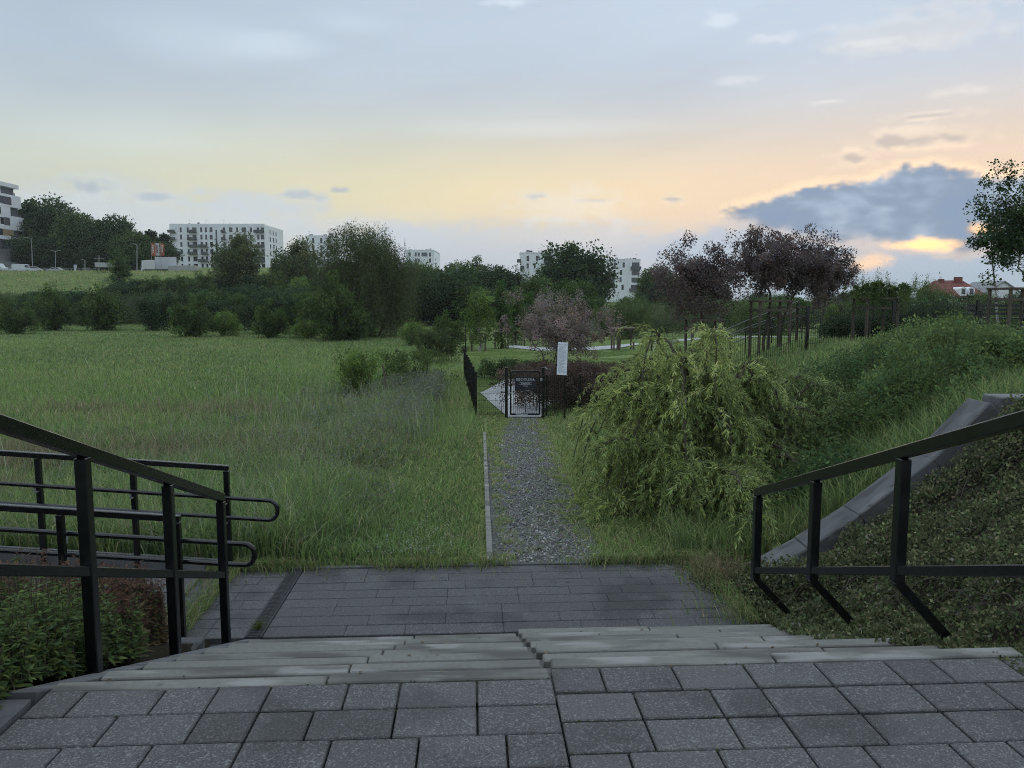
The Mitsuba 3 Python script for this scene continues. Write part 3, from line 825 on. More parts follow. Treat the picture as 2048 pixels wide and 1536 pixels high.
def make_tree(seed, h, w, base, clumps=46, per=90, leaf=0.3, aspect=0.62, colour=(0.05, 0.085, 0.025), shape='round', trunk=0.03, droop=0.2, tri=False, stems=1, rag=0.25, core=0.55, cvar=0.22, rad=0.17):
    """(trunk mesh, crown mesh, crown colours): crown of leaf clumps round the ends of tapering limbs; h height, w crown width, base height of the crown's underside"""
    r = np.random.default_rng(seed)
    cz, rz = (h + base) / 2, (h - base) / 2
    C, tries = [], 0
    while len(C) < clumps and tries < clumps * 60:
        tries += 1
        d = rand_unit(r, 1)[0]
        k = r.uniform(core, 1.0) if r.random() < 0.85 else r.uniform(0.15, core)
        lump = 1 + rag * (meshkit.noise(np.array([d * 1.7 + seed]))[0] - 0.5) * 2
        u = d * k * lump
        z = u[2]
        if shape == 'cone': prof = np.clip(1.05 - (z * 0.5 + 0.5), 0.08, 1) ** 0.75 * 1.1
        elif shape == 'oval': prof = 1 - 0.35 * max(z, 0)
        elif shape == 'vase': prof = 0.72 + 0.4 * z
        elif shape == 'flat': prof = 1.0 if z > -0.3 else 0.85
        elif shape == 'weep': prof = 1.0
        else: prof = 1.0
        c = np.array([u[0] * w / 2 * prof, u[1] * w / 2 * prof, cz + z * rz])
        C.append(c)
    C = np.array(C)
    R = np.clip(r.normal(rad, rad * 0.25, len(C)), rad * 0.5, rad * 1.7) * min(w, h - base)
    wood = []
    for s_ in range(stems):
        off = np.array([r.normal(0, 0.02 * w), r.normal(0, 0.02 * w), 0]) * (stems > 1) * 3
        fork = np.array([off[0] * 3, off[1] * 3, base + 0.25 * (h - base) * r.uniform(0.6, 1.2)])
        r0 = trunk * h / math.sqrt(stems) * 0.8
        wood.append(limb(r, off - [0, 0, 0.15], fork, r0, r0 * 0.62, 0, 6, 7))
        top = np.array([fork[0] * 1.2, fork[1] * 1.2, base + 0.86 * (h - base)])
        wood.append(limb(r, fork, top, r0 * 0.6, r0 * 0.12, 0, 6, 5))
        pick = r.permutation(len(C))[: max(8, len(C) // (2 * stems))]
        for i in pick:
            t = np.clip((C[i][2] - fork[2]) / (top[2] - fork[2] + 1e-6) * 0.55, 0.0, 0.85)
            st = fork + (top - fork) * t
            wood.append(limb(r, st, C[i], r0 * 0.30 * (1 - 0.6 * t), r0 * 0.05, 0.06, 5, 4))
    parts = crown(r, C, R, per, leaf, aspect, colour, droop, tri, clump_var=cvar)
    if shape == 'weep':
        n = int(clumps * 5)
        strands = []
        for i in r.integers(0, len(C), n):
            p = C[i] + r.normal(0, 1, 3) * R[i] * 0.6
            ln = r.uniform(0.15, 0.42) * h
            k = int(per * 0.35)
            tt = r.uniform(0, 1, k)
            P = p + np.stack([r.normal(0, .02 * w, k), r.normal(0, .02 * w, k), -tt * ln], -1)
            strands.append(leaf_quads(P, unit(r.normal(0, .5, (k, 3)) + [0, 0, -1.2]), rand_unit(r, k), leaf * r.uniform(.7, 1.3, k), leaf * 0.28, tint(r, k, np.array(colour) * math.exp(r.normal(0, .15))), tri))
        parts += strands
    m, c = merge(parts)
    return join(*wood), m, c


GROUPS = {}


def template(key, tree, bark='bark'):
    wood, m, c = tree
    scene[key] = {'type': 'shapegroup', 'trunk': mikit.ply(wood, bark, smooth=True), 'crown': mikit.ply(m, 'leaf', color=c)}
    GROUPS[key] = True


def plant(name, label, category, group_key, x, y, sx, sz=None, rot=0.0, group=None, dz=0.0, kind=None, z=None):
    key = number(name) if kind is None else name
    zz = float(ground_z(x, y)) if z is None else z
    sz = sx if sz is None else sz
    scene[key] = {'type': 'instance', 'to_world': T().translate([float(x), float(y), zz + dz]).rotate([0, 0, 1], rot).scale([sx, sx, sz]), 'group': {'type': 'ref', 'id': group_key}}
    if kind is None: lab(key, label, category, group)
    return key


def own_tree(name, label, category, tree, x, y, bark='bark', group=None, rot=0.0, z=None):
    t = thing(name, label, category, group)
    wood, m, c = tree
    zz = float(ground_z(x, y)) if z is None else z
    tw = T().translate([float(x), float(y), zz]).rotate([0, 0, 1], rot)
    put('trunk', wood, bark, t, smooth=True, to_world=tw)
    put('crown', m, 'leaf', t, color=c, to_world=tw)
    return t


def top_at(px, py_top, Y, x_only=False):
    """(x, ground z, height) of something that stands at forward distance Y and reaches up to (px, py_top) in the photograph"""
    p = at(px, py_top, Y)
    g = float(ground_z(p[0], Y))
    return float(p[0]), g, float(p[2] - g)


# ------------------------------------------------------------------ far woods, far trees
DK, MD, LT, OL = (0.030, 0.048, 0.022), (0.050, 0.082, 0.028), (0.075, 0.112, 0.034), (0.066, 0.082, 0.036)
template('far_oak', make_tree(1, 10, 9, 0.6, 110, 140, 0.42, 0.8, DK, rag=0.4, tri=False))
template('far_ash', make_tree(2, 10, 8, 0.5, 105, 140, 0.40, 0.75, MD, rag=0.4))
template('far_pine', make_tree(3, 10, 4.2, 0.5, 80, 110, 0.42, 0.5, DK, 'cone', rag=0.3, droop=0.0))
template('far_poplar', make_tree(4, 10, 4.6, 0.4, 80, 110, 0.28, 0.6, MD, 'oval', rag=0.3))
template('far_willow', make_tree(5, 10, 9, 0.5, 80, 120, 0.30, 0.38, (0.062, 0.086, 0.034), 'weep', rag=0.35, droop=1.0))
template('olive_tree', make_tree(15, 10, 8.5, 0.3, 110, 130, 0.36, 0.6, OL, 'oval', rag=0.45, droop=0.6))
template('light_birch', make_tree(6, 10, 5.0, 1.0, 80, 100, 0.26, 0.55, LT, 'oval', rag=0.3, droop=0.5), 'birch_bark')
template('meadow_bush', make_tree(7, 4, 4.4, 0.0, 90, 120, 0.19, 0.65, (0.050, 0.076, 0.026), 'oval', trunk=0.02, rag=0.5, stems=3, cvar=0.38))
template('light_bush', make_tree(8, 4, 4.8, 0.0, 90, 110, 0.18, 0.65, (0.085, 0.122, 0.036), 'round', trunk=0.02, rag=0.5, stems=3, cvar=0.34))
template('dark_bush', make_tree(9, 4, 5.0, 0.0, 90, 110, 0.20, 0.65, (0.030, 0.050, 0.024), 'round', trunk=0.02, rag=0.45, stems=3))
template('grey_bush', make_tree(10, 4, 5.2, 0.0, 56, 95, 0.16, 0.35, (0.062, 0.078, 0.042), 'round', trunk=0.02, rag=0.5, stems=3))

r0 = np.random.default_rng(5)


def far(name, label, category, key, px, py, Y, wide=1.0, rot=None, group=None):
    x, g, h = top_at(px, py, Y)
    base_h = 4.0 if key.endswith('bush') else 10.0
    return plant(name, label, category, key, x, Y, h / base_h * wide * 1.0, h / base_h, float(r0.uniform(0, 360)) if rot is None else rot, group, dz=-0.1)


FT = [  # name, label, group key, px, py of the top, distance, width factor
    ('oak_tree', 'tall dark broad tree of the left wood, nearest the white building', 'far_oak', 98, 396, 236, 0.95),
    ('oak_tree', 'rounded dark tree in the left wood behind the bare street lamp', 'far_ash', 150, 424, 228, 0.95),
    ('oak_tree', 'dark tree in the middle of the left wood, above the small shelter', 'far_oak', 205, 432, 226, 0.95),
    ('pine_tree', 'pointed dark conifer rising over the left wood', 'far_pine', 248, 436, 262, 1.2),
    ('oak_tree', 'broad dark tree above the banner poles at the right end of the left wood', 'far_ash', 262, 462, 224, 1.0),
    ('pine_tree', 'slim conifer behind the banners', 'far_pine', 300, 455, 270, 1.25),
    ('pine_tree', 'slim conifer just left of the large white apartment block', 'far_pine', 328, 462, 268, 1.25),
    ('willow_tree', 'tall grey green willow in front of the large white apartment block', 'olive_tree', 470, 463, 150, 0.90),
    ('willow_tree', 'olive willow right of the large white apartment block', 'olive_tree', 588, 474, 150, 0.85),
    ('young_tree', 'thin light tree standing beside the shelter on the embankment', 'far_poplar', 236, 503, 150, 1.1),
    ('oak_tree', 'dark round tree behind the open meadow, right of the tall sparse tree', 'far_oak', 885, 537, 118, 1.35),
    ('oak_tree', 'dark tree crown poking up in front of the low white roofline', 'far_ash', 838, 522, 165, 1.1),
    ('oak_tree', 'dark tree behind the round one, in line with the long fence', 'far_ash', 925, 522, 180, 1.1),
    ('oak_tree', 'narrow dark tree breaking the skyline left of the two white towers', 'far_poplar', 957, 518, 200, 1.4),
    ('oak_tree', 'dark tree at the foot of the left white tower block', 'far_oak', 1010, 532, 178, 1.1),
    ('linden_tree', 'very large dark green tree between the two white tower blocks', 'far_oak', 1158, 486, 165, 1.02),
    ('linden_tree', 'smaller dark tree leaning against the very large one', 'far_ash', 1108, 528, 172, 1.2),
    ('linden_tree', 'dark tree just right of the right white tower block', 'far_ash', 1318, 532, 180, 1.0),
    ('maple_tree', 'light green round tree below the left white tower block', 'far_ash', 1078, 552, 104, 1.0),
    ('maple_tree', 'light green round tree below the very large dark tree', 'far_ash', 1146, 557, 98, 1.0),
    ('birch_tree', 'staked young birch nearest the long fence', 'light_birch', 957, 573, 57, 1.15),
    ('hornbeam_tree', 'first of the slim young park trees right of the staked birch', 'far_poplar', 1002, 567, 60, 0.95),
    ('hornbeam_tree', 'second of the slim young park trees right of the staked birch', 'far_poplar', 1032, 577, 66, 0.95),
    ('hornbeam_tree', 'third of the slim young park trees right of the staked birch', 'far_poplar', 1062, 588, 72, 1.0),
    ('hornbeam_tree', 'slim young park tree closest to the blossoming tree', 'far_poplar', 1090, 580, 80, 1.0),
    ('willow_tree', 'light green willow right of the blossoming tree', 'far_willow', 1262, 588, 74, 1.0),
    ('willow_tree', 'low light green willow behind the pergola', 'far_willow', 1215, 604, 82, 1.0),
    ('acacia_tree', 'small yellow green tree growing under the dark red trees', 'light_birch', 1668, 600, 34, 0.9),
    ('willow_tree', 'pale green weeping tree behind the right staked frame', 'far_willow', 1757, 538, 44, 0.7),
    ('willow_tree', 'wide pale willow left of the red roofed house', 'far_willow', 1868, 548, 72, 0.85),
    ('willow_tree', 'pale willow halfway to the red roofed house', 'far_willow', 1800, 560, 66, 0.85),
    ('willow_tree', 'grey green tree in front of the pale house at the far right', 'far_willow', 1985, 574, 70, 0.8),
]
for n_, l_, k_, px, py, Y, wd in FT:
    far(n_, l_, 'tree', k_, px, py, Y, wd)

BUSHES = [
    ('shrub', 'dark upright shrub standing alone in the far left of the meadow', 'meadow_bush', 97, 577, 98, 0.95),
    ('shrub', 'large dark round shrub in the left of the meadow', 'meadow_bush', 197, 577, 98, 1.05),
    ('shrub', 'low spreading shrub at the left edge of the photo on the meadow', 'meadow_bush', 28, 606, 88, 1.15),
    ('shrub', 'dark narrow shrub between two big round ones in the meadow', 'dark_bush', 313, 584, 98, 0.8),
    ('shrub', 'largest leaning shrub in the middle of the meadow', 'meadow_bush', 383, 597, 80, 1.0),
    ('shrub', 'small light green shrub right of the largest meadow shrub', 'light_bush', 452, 619, 82, 0.85),
    ('shrub', 'rounded olive shrub in front of the dark thicket', 'meadow_bush', 540, 606, 78, 0.95),
    ('shrub', 'small yellow green shrub at the foot of the dark thicket', 'light_bush', 612, 637, 76, 1.25),
    ('shrub', 'tall light conical bush left of the sparse tree', 'meadow_bush', 662, 560, 72, 0.85),
    ('shrub', 'broad bush joined to the light conical bush', 'meadow_bush', 702, 596, 73, 0.95),
    ('shrub', 'rounded bush beyond the meadow track', 'meadow_bush', 893, 628, 62, 1.0),
    ('shrub', 'low pale bush on the meadow track', 'light_bush', 828, 640, 64, 0.9),
    ('shrub', 'grey green bush right behind the tall sparse tree', 'grey_bush', 790, 640, 84, 1.0),
    ('shrub', 'thin green shrub standing by itself at the edge of the tall grass', 'light_bush', 716, 690, 30, 0.7),
    ('shrub', 'grey green shrub half hiding the parking shelter', 'grey_bush', 212, 552, 160, 0.8),
]
for n_, l_, k_, px, py, Y, wd in BUSHES:
    far(n_, l_, 'shrub', k_, px, py, Y, wd)

# the thicket and the woods that read as one mass
k = 0


def mass(name, key, px, py, Y, wd):
    global k
    x, g, h = top_at(px, py, Y)
    k += 1
    bh = 4.0 if key.endswith('bush') else 10.0
    q = f'{name}__{k:03d}'
    scene[q] = {'type': 'instance', 'to_world': T().translate([x, float(Y), g - 0.15]).rotate([0, 0, 1], float(r0.uniform(0, 360))).scale([h / bh * wd] * 2 + [h / bh]), 'group': {'type': 'ref', 'id': key}}


lab('thicket', 'dense green thicket of bushes behind the meadow', kind='stuff')
for px in np.arange(-60, 720, 27):
    Y = r0.uniform(112, 126)
    mass('thicket', ('dark_bush', 'dark_bush', 'grey_bush', 'dark_bush')[r0.integers(4)], px + r0.uniform(-14, 14), np.interp(px, [0, 200, 330, 560, 720], [598, 588, 580, 576, 590]) + r0.uniform(-10, 12), Y, r0.uniform(0.9, 1.4))
for px in np.arange(-60, 340, 20):
    mass('thicket', ('dark_bush', 'grey_bush', 'meadow_bush')[r0.integers(3)], px + r0.uniform(-9, 9), np.interp(px, [0, 250, 340], [592, 586, 572]) + r0.uniform(-6, 12), r0.uniform(116, 128), r0.uniform(1.0, 1.5))
for px in np.arange(215, 680, 30):
    Y = r0.uniform(146, 160)
    mass('thicket', ('dark_bush', 'meadow_bush', 'dark_bush', 'light_bush')[r0.integers(4)], px + r0.uniform(-12, 12), np.interp(px, [215, 330, 420, 680], [575, 562, 548, 548]) + r0.uniform(-10, 10), Y, r0.uniform(0.9, 1.3))
for px in np.arange(232, 440, 13):
    mass('thicket', ('dark_bush', 'meadow_bush', 'dark_bush')[r0.integers(3)], px + r0.uniform(-6, 6), np.interp(px, [232, 300, 440], [566, 560, 548]) + r0.uniform(-5, 8), r0.uniform(138, 154), r0.uniform(1.2, 1.9))
for px in np.arange(-40, 240, 22):
    mass('thicket', ('dark_bush', 'grey_bush')[r0.integers(2)], px + r0.uniform(-9, 9), 582 + r0.uniform(-4, 8), r0.uniform(130, 141), r0.uniform(1.2, 1.8))
for px in np.arange(420, 640, 30):
    mass('thicket', ('dark_bush', 'far_ash')[r0.integers(2)], px + r0.uniform(-12, 12), 588 + r0.uniform(-10, 14), r0.uniform(90, 104), 1.0)
lab('distant_wood', 'distant dark wood closing the view behind meadow and park', kind='stuff')
for px in np.arange(40, 350, 17):
    Y = r0.uniform(240, 285)
    mass('distant_wood', ('far_oak', 'far_ash', 'far_pine', 'far_pine')[r0.integers(4)], px + r0.uniform(-8, 8), np.interp(px, [40, 100, 200, 350], [420, 416, 446, 472]) + r0.uniform(-4, 18), Y, r0.uniform(0.9, 1.3))
for px in np.arange(60, 340, 20):
    mass('distant_wood', ('far_oak', 'far_ash')[r0.integers(2)], px + r0.uniform(-8, 8), 478 + r0.uniform(-14, 24), r0.uniform(218, 232), r0.uniform(0.9, 1.2))
for px in np.arange(560, 1460, 24):
    mass('distant_wood', ('far_oak', 'far_ash', 'far_poplar', 'far_pine')[r0.integers(4)], px + r0.uniform(-10, 10), np.interp(px, [560, 700, 830, 1000, 1025, 1115, 1185, 1200, 1300, 1315, 1460], [520, 530, 535, 545, 562, 562, 550, 600, 600, 556, 556]) + r0.uniform(-9, 12), r0.uniform(185, 235), r0.uniform(1.0, 1.6))
for px in np.arange(780, 1420, 24):
    mass('distant_wood', ('far_oak', 'far_ash', 'far_ash')[r0.integers(3)], px + r0.uniform(-10, 10), np.interp(px, [780, 1000, 1190, 1200, 1300, 1310, 1420], [560, 572, 578, 606, 606, 582, 586]) + r0.uniform(-10, 14), r0.uniform(108, 140), r0.uniform(1.0, 1.5))
for px in np.arange(1240, 1760, 26):
    mass('distant_wood', ('far_ash', 'far_willow', 'grey_bush')[r0.integers(3)], px + r0.uniform(-10, 10), np.interp(px, [1240, 1420, 1760], [600, 600, 592]) + r0.uniform(-12, 12), r0.uniform(76, 105), r0.uniform(1.0, 1.5))
for px in np.arange(1420, 2240, 30):
    mass('distant_wood', ('far_ash', 'far_oak', 'far_willow')[r0.integers(3)], px + r0.uniform(-10, 10), 586 + r0.uniform(-8, 8), r0.uniform(118, 230), r0.uniform(1.2, 1.7))
for px in np.arange(-460, -90, 40):
    mass('distant_wood', ('far_ash', 'far_oak')[r0.integers(2)], px, 520 + r0.uniform(-20, 10), r0.uniform(125, 160), 1.2)
for px in np.arange(1740, 2240, 34):
    mass('distant_wood', ('grey_bush', 'light_bush', 'grey_bush')[r0.integers(3)], px + r0.uniform(-10, 10), 596 + r0.uniform(-8, 10), r0.uniform(42, 60), r0.uniform(1.0, 1.4))


# ------------------------------------------------------------------ nearer trees, each its own
x, g, h = top_at(728, 443, 80)
own_tree('willow_tree', 'tall sparse brownish green tree in the meadow, sky showing through its top', 'tree',
         make_tree(21, h, 10.0, 0.6, 210, 190, 0.21, 0.36, (0.060, 0.072, 0.034), 'weep', trunk=0.022, droop=0.9, stems=3, rag=0.5, rad=0.11, core=0.5), x, 80)

RED = (0.092, 0.072, 0.070)
for lbl, px, top, Y, wpx, seed, trunk_px in (
        ('leftmost of the three dark red crown trees on the bank, above the willow', 1398, 478, 25.2, 190, 31, 1408),
        ('middle one of the three dark red crown trees on the bank', 1528, 463, 25.0, 195, 32, 1536),
        ('rightmost of the three dark red crown trees, ragged on its right side', 1628, 468, 26.0, 200, 33, 1574),
        ('dark red tree further back between the staked trees, thin double trunk', 1660, 500, 36.0, 130, 34, 1645)):
    x, g, h = top_at(trunk_px, top, Y)
    w = wpx / FPX * Y
    t = make_tree(seed, h, w, h - ({31: 165, 32: 128, 33: 132, 34: 110}[seed] / FPX * Y), 115, 150, 0.078, 0.6, RED, 'flat', trunk=0.016, droop=0.3, rag=0.55, rad=0.12, core=0.35, cvar=0.3)
    (wv, wf), (cv, cf), cc = t
    sh = (px - trunk_px) / FPX * Y
    k_ = lstep(h - 190 / FPX * Y, h, cv[:, 2])
    cv[:, 0] += sh * 0.8
    kw = lstep(h - 190 / FPX * Y, h - 60 / FPX * Y, wv[:, 2])
    wv[:, 0] += sh * 0.8 * kw
    own_tree('crab_apple_tree', lbl, 'tree', ((wv, wf), (cv, cf), cc), x, Y)
x, g, h = top_at(1132, 586, 33)
t = make_tree(41, h, 5.6, 0.8, 190, 110, 0.085, 0.6, (0.132, 0.104, 0.092), 'flat', trunk=0.02, droop=0.1, rag=0.5, rad=0.10, core=0.3, cvar=0.35, stems=3)
fl = np.repeat(np.random.default_rng(3).random(len(t[2]) // 4) < 0.22, 4)
t[2][fl] = np.array([0.36, 0.29, 0.28])
own_tree('cherry_tree', 'spreading tree with dusky pink blossom behind the notice board', 'tree', t, x, 33)
# right-hand birch with its clustered white stems
x, g, h = top_at(2040, 308, 21)
t = make_tree(44, h, 2.3, 1.15, 130, 100, 0.07, 0.8, (0.040, 0.060, 0.028), 'oval', trunk=0.014, droop=0.5, rag=0.6, rad=0.13, core=0.3, stems=3)
own_tree('birch_tree', 'white stemmed birch with dark leaves at the right edge of the photo', 'tree', t, x, 21, 'birch_bark')
x, g, h = top_at(1750, 560, 24.6)
t = make_tree(43, h, 2.3, 1.5, 40, 60, 0.08, 0.5, (0.06, 0.085, 0.032), 'weep', trunk=0.022, droop=1.0, rag=0.5, rad=0.12)
own_tree('weeping_tree', 'small weeping tree with a thick trunk inside the right wooden stake frame', 'tree', t, x, 24.6)


def stake_frame(x, y, h, label, w=0.95, mat='timber', boards=2, z=None):
    z = float(ground_z(x, y)) if z is None else z
    f = thing('stake_frame', label, 'tree stakes')
    R = 0.05
    n = [(-1, -1), (1, -1), (1, 1), (-1, 1)]
    P = [np.array([x + i * w / 2, y + j * w / 2, z]) for i, j in n]
    for p in P: put('stake', tube([p - [0, 0, 0.3], p + [0, 0, h]], [R, R * 0.92], 8), mat, f, smooth=30)
    for a, b in zip(P, P[1:] + P[:1]):
        e = unit(b - a) * 0.07
        put('cross_bar', bar(a - e + [0, 0, h + 0.01], b + e + [0, 0, h + 0.01], 0.10, 0.055), mat, f)
        if boards > 1: put('cross_bar', bar(a - e + [0, 0, h - 0.28], b + e + [0, 0, h - 0.28], 0.035, 0.075), mat, f)


for px, ptop, Y, lb in ((1408, 640, 25.2, 'wooden stake frame round the leftmost dark red tree'), (1541, 603, 25.0, 'tall wooden stake frame round the middle dark red tree'),
                        (1577, 620, 26.0, 'wooden stake frame round the rightmost dark red tree'), (1752, 598, 24.6, 'wooden stake frame round the small weeping tree')):
    p = at(px, ptop, Y)
    stake_frame(p[0], Y, max(1.3, min(p[2] - float(ground_z(p[0], Y)), 1.95)), lb)
p = at(2034, 578, 21)
stake_frame(p[0], 21, p[2] - float(ground_z(p[0], 21)), 'wooden stake frame round the birch at the right edge', 0.9)
for px, Y, lb in ((957, 57, 'thin stakes round the young birch by the long fence'), (1003, 60, 'thin stakes round the first slim park tree'), (1037, 64, 'thin stakes beside the far park path, under the second slim tree')):
    p = at(px, 680, Y)
    stake_frame(p[0], Y, 1.25, lb, 1.0, 'timber', 1)

# handrails of the park steps on the bank
for lb, pts in (('upper black handrail of the park steps behind the stake frames', ((1440, 665, 29), (1492, 642, 30.2), (1545, 622, 31.4), (1598, 602, 32.6))),
                ('lower black handrail of the park steps behind the stake frames', ((1452, 672, 28.4), (1502, 652, 29.6), (1556, 632, 30.8), (1606, 615, 32)))):
    r_ = thing('park_handrail', lb, 'handrail')
    P = [at(*p) for p in pts]
    put('top_rail', tube(P, 0.024, 8), 'black_paint', r_, smooth=30)
    put('lower_rail', tube([p - [0, 0, 0.38] for p in P], 0.018, 8), 'black_paint', r_, smooth=30)
    for p in P: put('post', tube([p - [0, 0, 1.3], p], 0.024, 8), 'black_paint', r_, smooth=30)

# ------------------------------------------------------------------ the drooping willow beside the path
wr = np.random.default_rng(77)


def droop_branch(r, start, az, length, rise, fall, n=14):
    """an arching branch: leaves the start, rises, and hangs over"""
    s = np.linspace(0, 1, n)
    d = np.array([math.cos(az), math.sin(az)])
    wob = np.cumsum(r.normal(0, 0.018 * length, (n, 2)), 0)
    xy = np.outer(s * length * (1 - 0.25 * s), d) + wob
    z = rise * s * 2 * (1 - s * 0.55) - fall * s ** 2.4
    return np.c_[xy, z] + start


def willow(r, root, n_main, spread, rise, twigs, per, leaf, base, az_range, zmin):
    wood, parts = [], []
    for i in range(n_main):
        az = r.uniform(*az_range)
        L = spread * r.uniform(0.55, 1.1)
        B = droop_branch(r, root + [r.normal(0, .12), r.normal(0, .12), 0], az, L, rise * r.uniform(0.45, 1.12), rise * r.uniform(0.3, 1.35))
        wood.append(tube(B, np.linspace(0.028, 0.006, len(B)), 5, cap=False))
        for _ in range(twigs):
            k = r.uniform(0.22, 1.0)
            p = B[0] + 0 * B[0]
            j = k * (len(B) - 1)
            p = B[int(j)] + (B[min(int(j) + 1, len(B) - 1)] - B[int(j)]) * (j - int(j))
            tl = r.uniform(0.30, 0.85)
            taz = az + r.normal(0, 1.2)
            Tt = droop_branch(r, p, taz, tl * r.uniform(0.5, 0.9), tl * r.uniform(-0.05, 0.35), tl * r.uniform(0.20, 0.85), 8)
            g = ground_z(Tt[:, 0], Tt[:, 1]) + 0.03
            Tt[:, 2] = np.maximum(Tt[:, 2], g)
            wood.append(tube(Tt, np.linspace(0.0045, 0.0015, len(Tt)), 3, cap=False))
            m = int(per * r.uniform(0.7, 1.2))
            u = np.sort(r.uniform(0.05, 1, m)) * (len(Tt) - 1)
            a = u.astype(int).clip(0, len(Tt) - 2)
            P = Tt[a] + (Tt[a + 1] - Tt[a]) * (u - a)[:, None]
            tg = unit(Tt[a + 1] - Tt[a])
            D = unit(tg * 0.9 + rand_unit(r, m) * 0.75 + [0, 0, -0.15])
            N = unit(rand_unit(r, m) * 0.7 + [0, 0, 0.8])
            ll = leaf * r.uniform(0.55, 1.25, m)
            b = np.array(base) * math.exp(r.normal(0, 0.30))
            parts.append(leaf_quads(P, D, N, ll, ll * 0.15, tint(r, m, b, 0.30, 0.07)))
    m, c = merge(parts)
    return join(*wood), m, c


root = np.array([2.6, 10.6, float(ground_z(2.6, 10.6))])
wood, m, c = willow(wr, root + [0, 0, 0.3], 54, 1.65, 3.0, 40, 58, 0.078, (0.178, 0.218, 0.084), (0, 2 * math.pi), 0)
w2, m2, c2 = willow(wr, root + [-0.15, -0.8, 0.1], 32, 1.75, 1.35, 40, 58, 0.078, (0.178, 0.218, 0.084), (math.pi * 0.85, math.pi * 1.65), 0)
t = thing('willow_bush', 'yellow green drooping willow hanging over the right side of the gravel path', 'willow')
w3, m3, c3 = willow(wr, root + [-0.1, 0, 0.4], 18, 2.3, 2.9, 32, 58, 0.078, (0.200, 0.235, 0.085), (math.pi * 0.55, math.pi * 1.45), 0)
w4, m4, c4 = willow(wr, root + [0.5, -0.1, 0.3], 12, 2.3, 1.9, 30, 58, 0.078, (0.160, 0.195, 0.085), (-math.pi * 0.45, math.pi * 0.35), 0)
mm, cc = merge([(m[0], m[1], c), (m2[0], m2[1], c2), (m3[0], m3[1], c3), (m4[0], m4[1], c4)])
put('branch', join(wood, w2, w3, w4), 'bark', t)
put('foliage', mm, 'leaf', t, color=cc)

# ------------------------------------------------------------------ wild shrubs on the right bank, hedges
br = np.random.default_rng(91)


def leafy_mass(r, spots, per, leaf, aspect, base, hue=0.10, flat=1.0, clump=0.25, tri=False, upright=0.0):
    """leaf clumps at (x, y, radius, height above ground)"""
    parts = []
    for x, y, rad, hh in spots:
        g = float(ground_z(x, y))
        n = int(per * r.uniform(0.8, 1.2))
        d = rand_unit(r, n)
        P = np.array([x, y, g + hh]) + d * rad * (r.uniform(0.1, 1, (n, 1)) ** 0.5) * [1, 1, flat]
        D = unit(rand_unit(r, n) + d * 0.4 + [0, 0, upright])
        N = unit(rand_unit(r, n) * 0.8 + [0, -0.1, 0.8])
        ln = leaf * r.uniform(0.6, 1.3, n)
        parts.append(leaf_quads(P, D, N, ln, ln * aspect, tint(r, n, np.array(base) * math.exp(r.normal(0, clump)), 0.2, hue), tri))
    return merge(parts)


def shrub(name, label, x, y, w, h, clumps, per, leaf, aspect, base, rad=0.2, category='shrub', seed=0):
    r = np.random.default_rng(seed + 1000)
    t = thing(name, label, category)
    spots, wood = [], []
    g = float(ground_z(x, y))
    for _ in range(clumps):
        a, q = r.uniform(0, 2 * math.pi), math.sqrt(r.random())
        hh = h * (1 - 0.55 * q ** 2) * r.uniform(0.35, 1.0) ** 0.6
        cx_, cy_ = x + math.cos(a) * q * w / 2, y + math.sin(a) * q * w / 2
        spots.append((cx_, cy_, rad * r.uniform(0.7, 1.3), hh + g - float(ground_z(cx_, cy_)) * 1.0 + 0.0 if False else hh))
        wood.append(limb(r, (x + (cx_ - x) * 0.35, y + (cy_ - y) * 0.35, g - 0.05), (cx_, cy_, float(ground_z(cx_, cy_)) + hh), 0.012, 0.003, 0, 4, 3))
    put('stem', join(*wood), 'bark', t)
    m, c = leafy_mass(r, spots, per, leaf, aspect, base)
    put('foliage', m, 'leaf', t, color=c)
    return t


GR1, GR2, GR3 = (0.070, 0.104, 0.042), (0.084, 0.116, 0.046), (0.056, 0.088, 0.038)
SH = [(4.0, 10.7, 1.9, 0.92, 'feathery pale green shrub directly right of the willow', (0.082, 0.112, 0.048)), (5.2, 10.2, 2.0, 0.85, 'dense green shrub beyond the top of the concrete wall', GR1), (6.3, 11.2, 2.2, 0.92, 'second dense green shrub on the right bank, behind the one at the wall', GR2),
      (7.6, 10.4, 2.3, 0.85, 'green shrub at the right edge below the bench', GR1), (5.3, 12.8, 2.2, 0.78, 'shrub behind the feathery pale one, below the lone fence post', GR3), (7.4, 13.6, 2.6, 0.82, 'broad green shrub in front of the right stake frame', GR2),
      (9.6, 13.2, 2.8, 0.82, 'broad bright green shrub in front of the bench', GR2), (3.5, 9.0, 1.4, 0.54, 'low dark shrub between willow and concrete wall', GR3), (9.4, 16.6, 2.6, 0.78, 'shrub with pointed shoots left of the bench', GR1), (12.0, 16.0, 2.8, 0.85, 'shrub right beneath the birch', GR2)]
for i, (x, y, w, h, lb, col) in enumerate(SH):
    shrub('bank_shrub', lb, x, y, w, h, 110, 75, 0.055, 0.48, col, 0.19, seed=i)
for i, (px, py, Y, w, lb) in enumerate(((1850, 592, 27, 2.8, 'dark bushy rose shrub left of the bench'), (1800, 618, 26, 2.2, 'dark shrub just right of the weeping tree in its stake frame'), (1700, 640, 27, 1.8, 'dark shrub behind the right stake frame'), (1900, 610, 28, 2.2, 'grey green shrub behind the bench'))):
    x, g, h = top_at(px, py, Y)
    shrub('rose_shrub', lb, x, Y, w, max(h, 0.7), 80, 80, 0.09, 0.6, (0.040, 0.062, 0.030) if i < 3 else (0.07, 0.085, 0.05), 0.3, seed=50 + i)

# purple barberry hedge right of the gate and green hedge left of it
hr = np.random.default_rng(15)


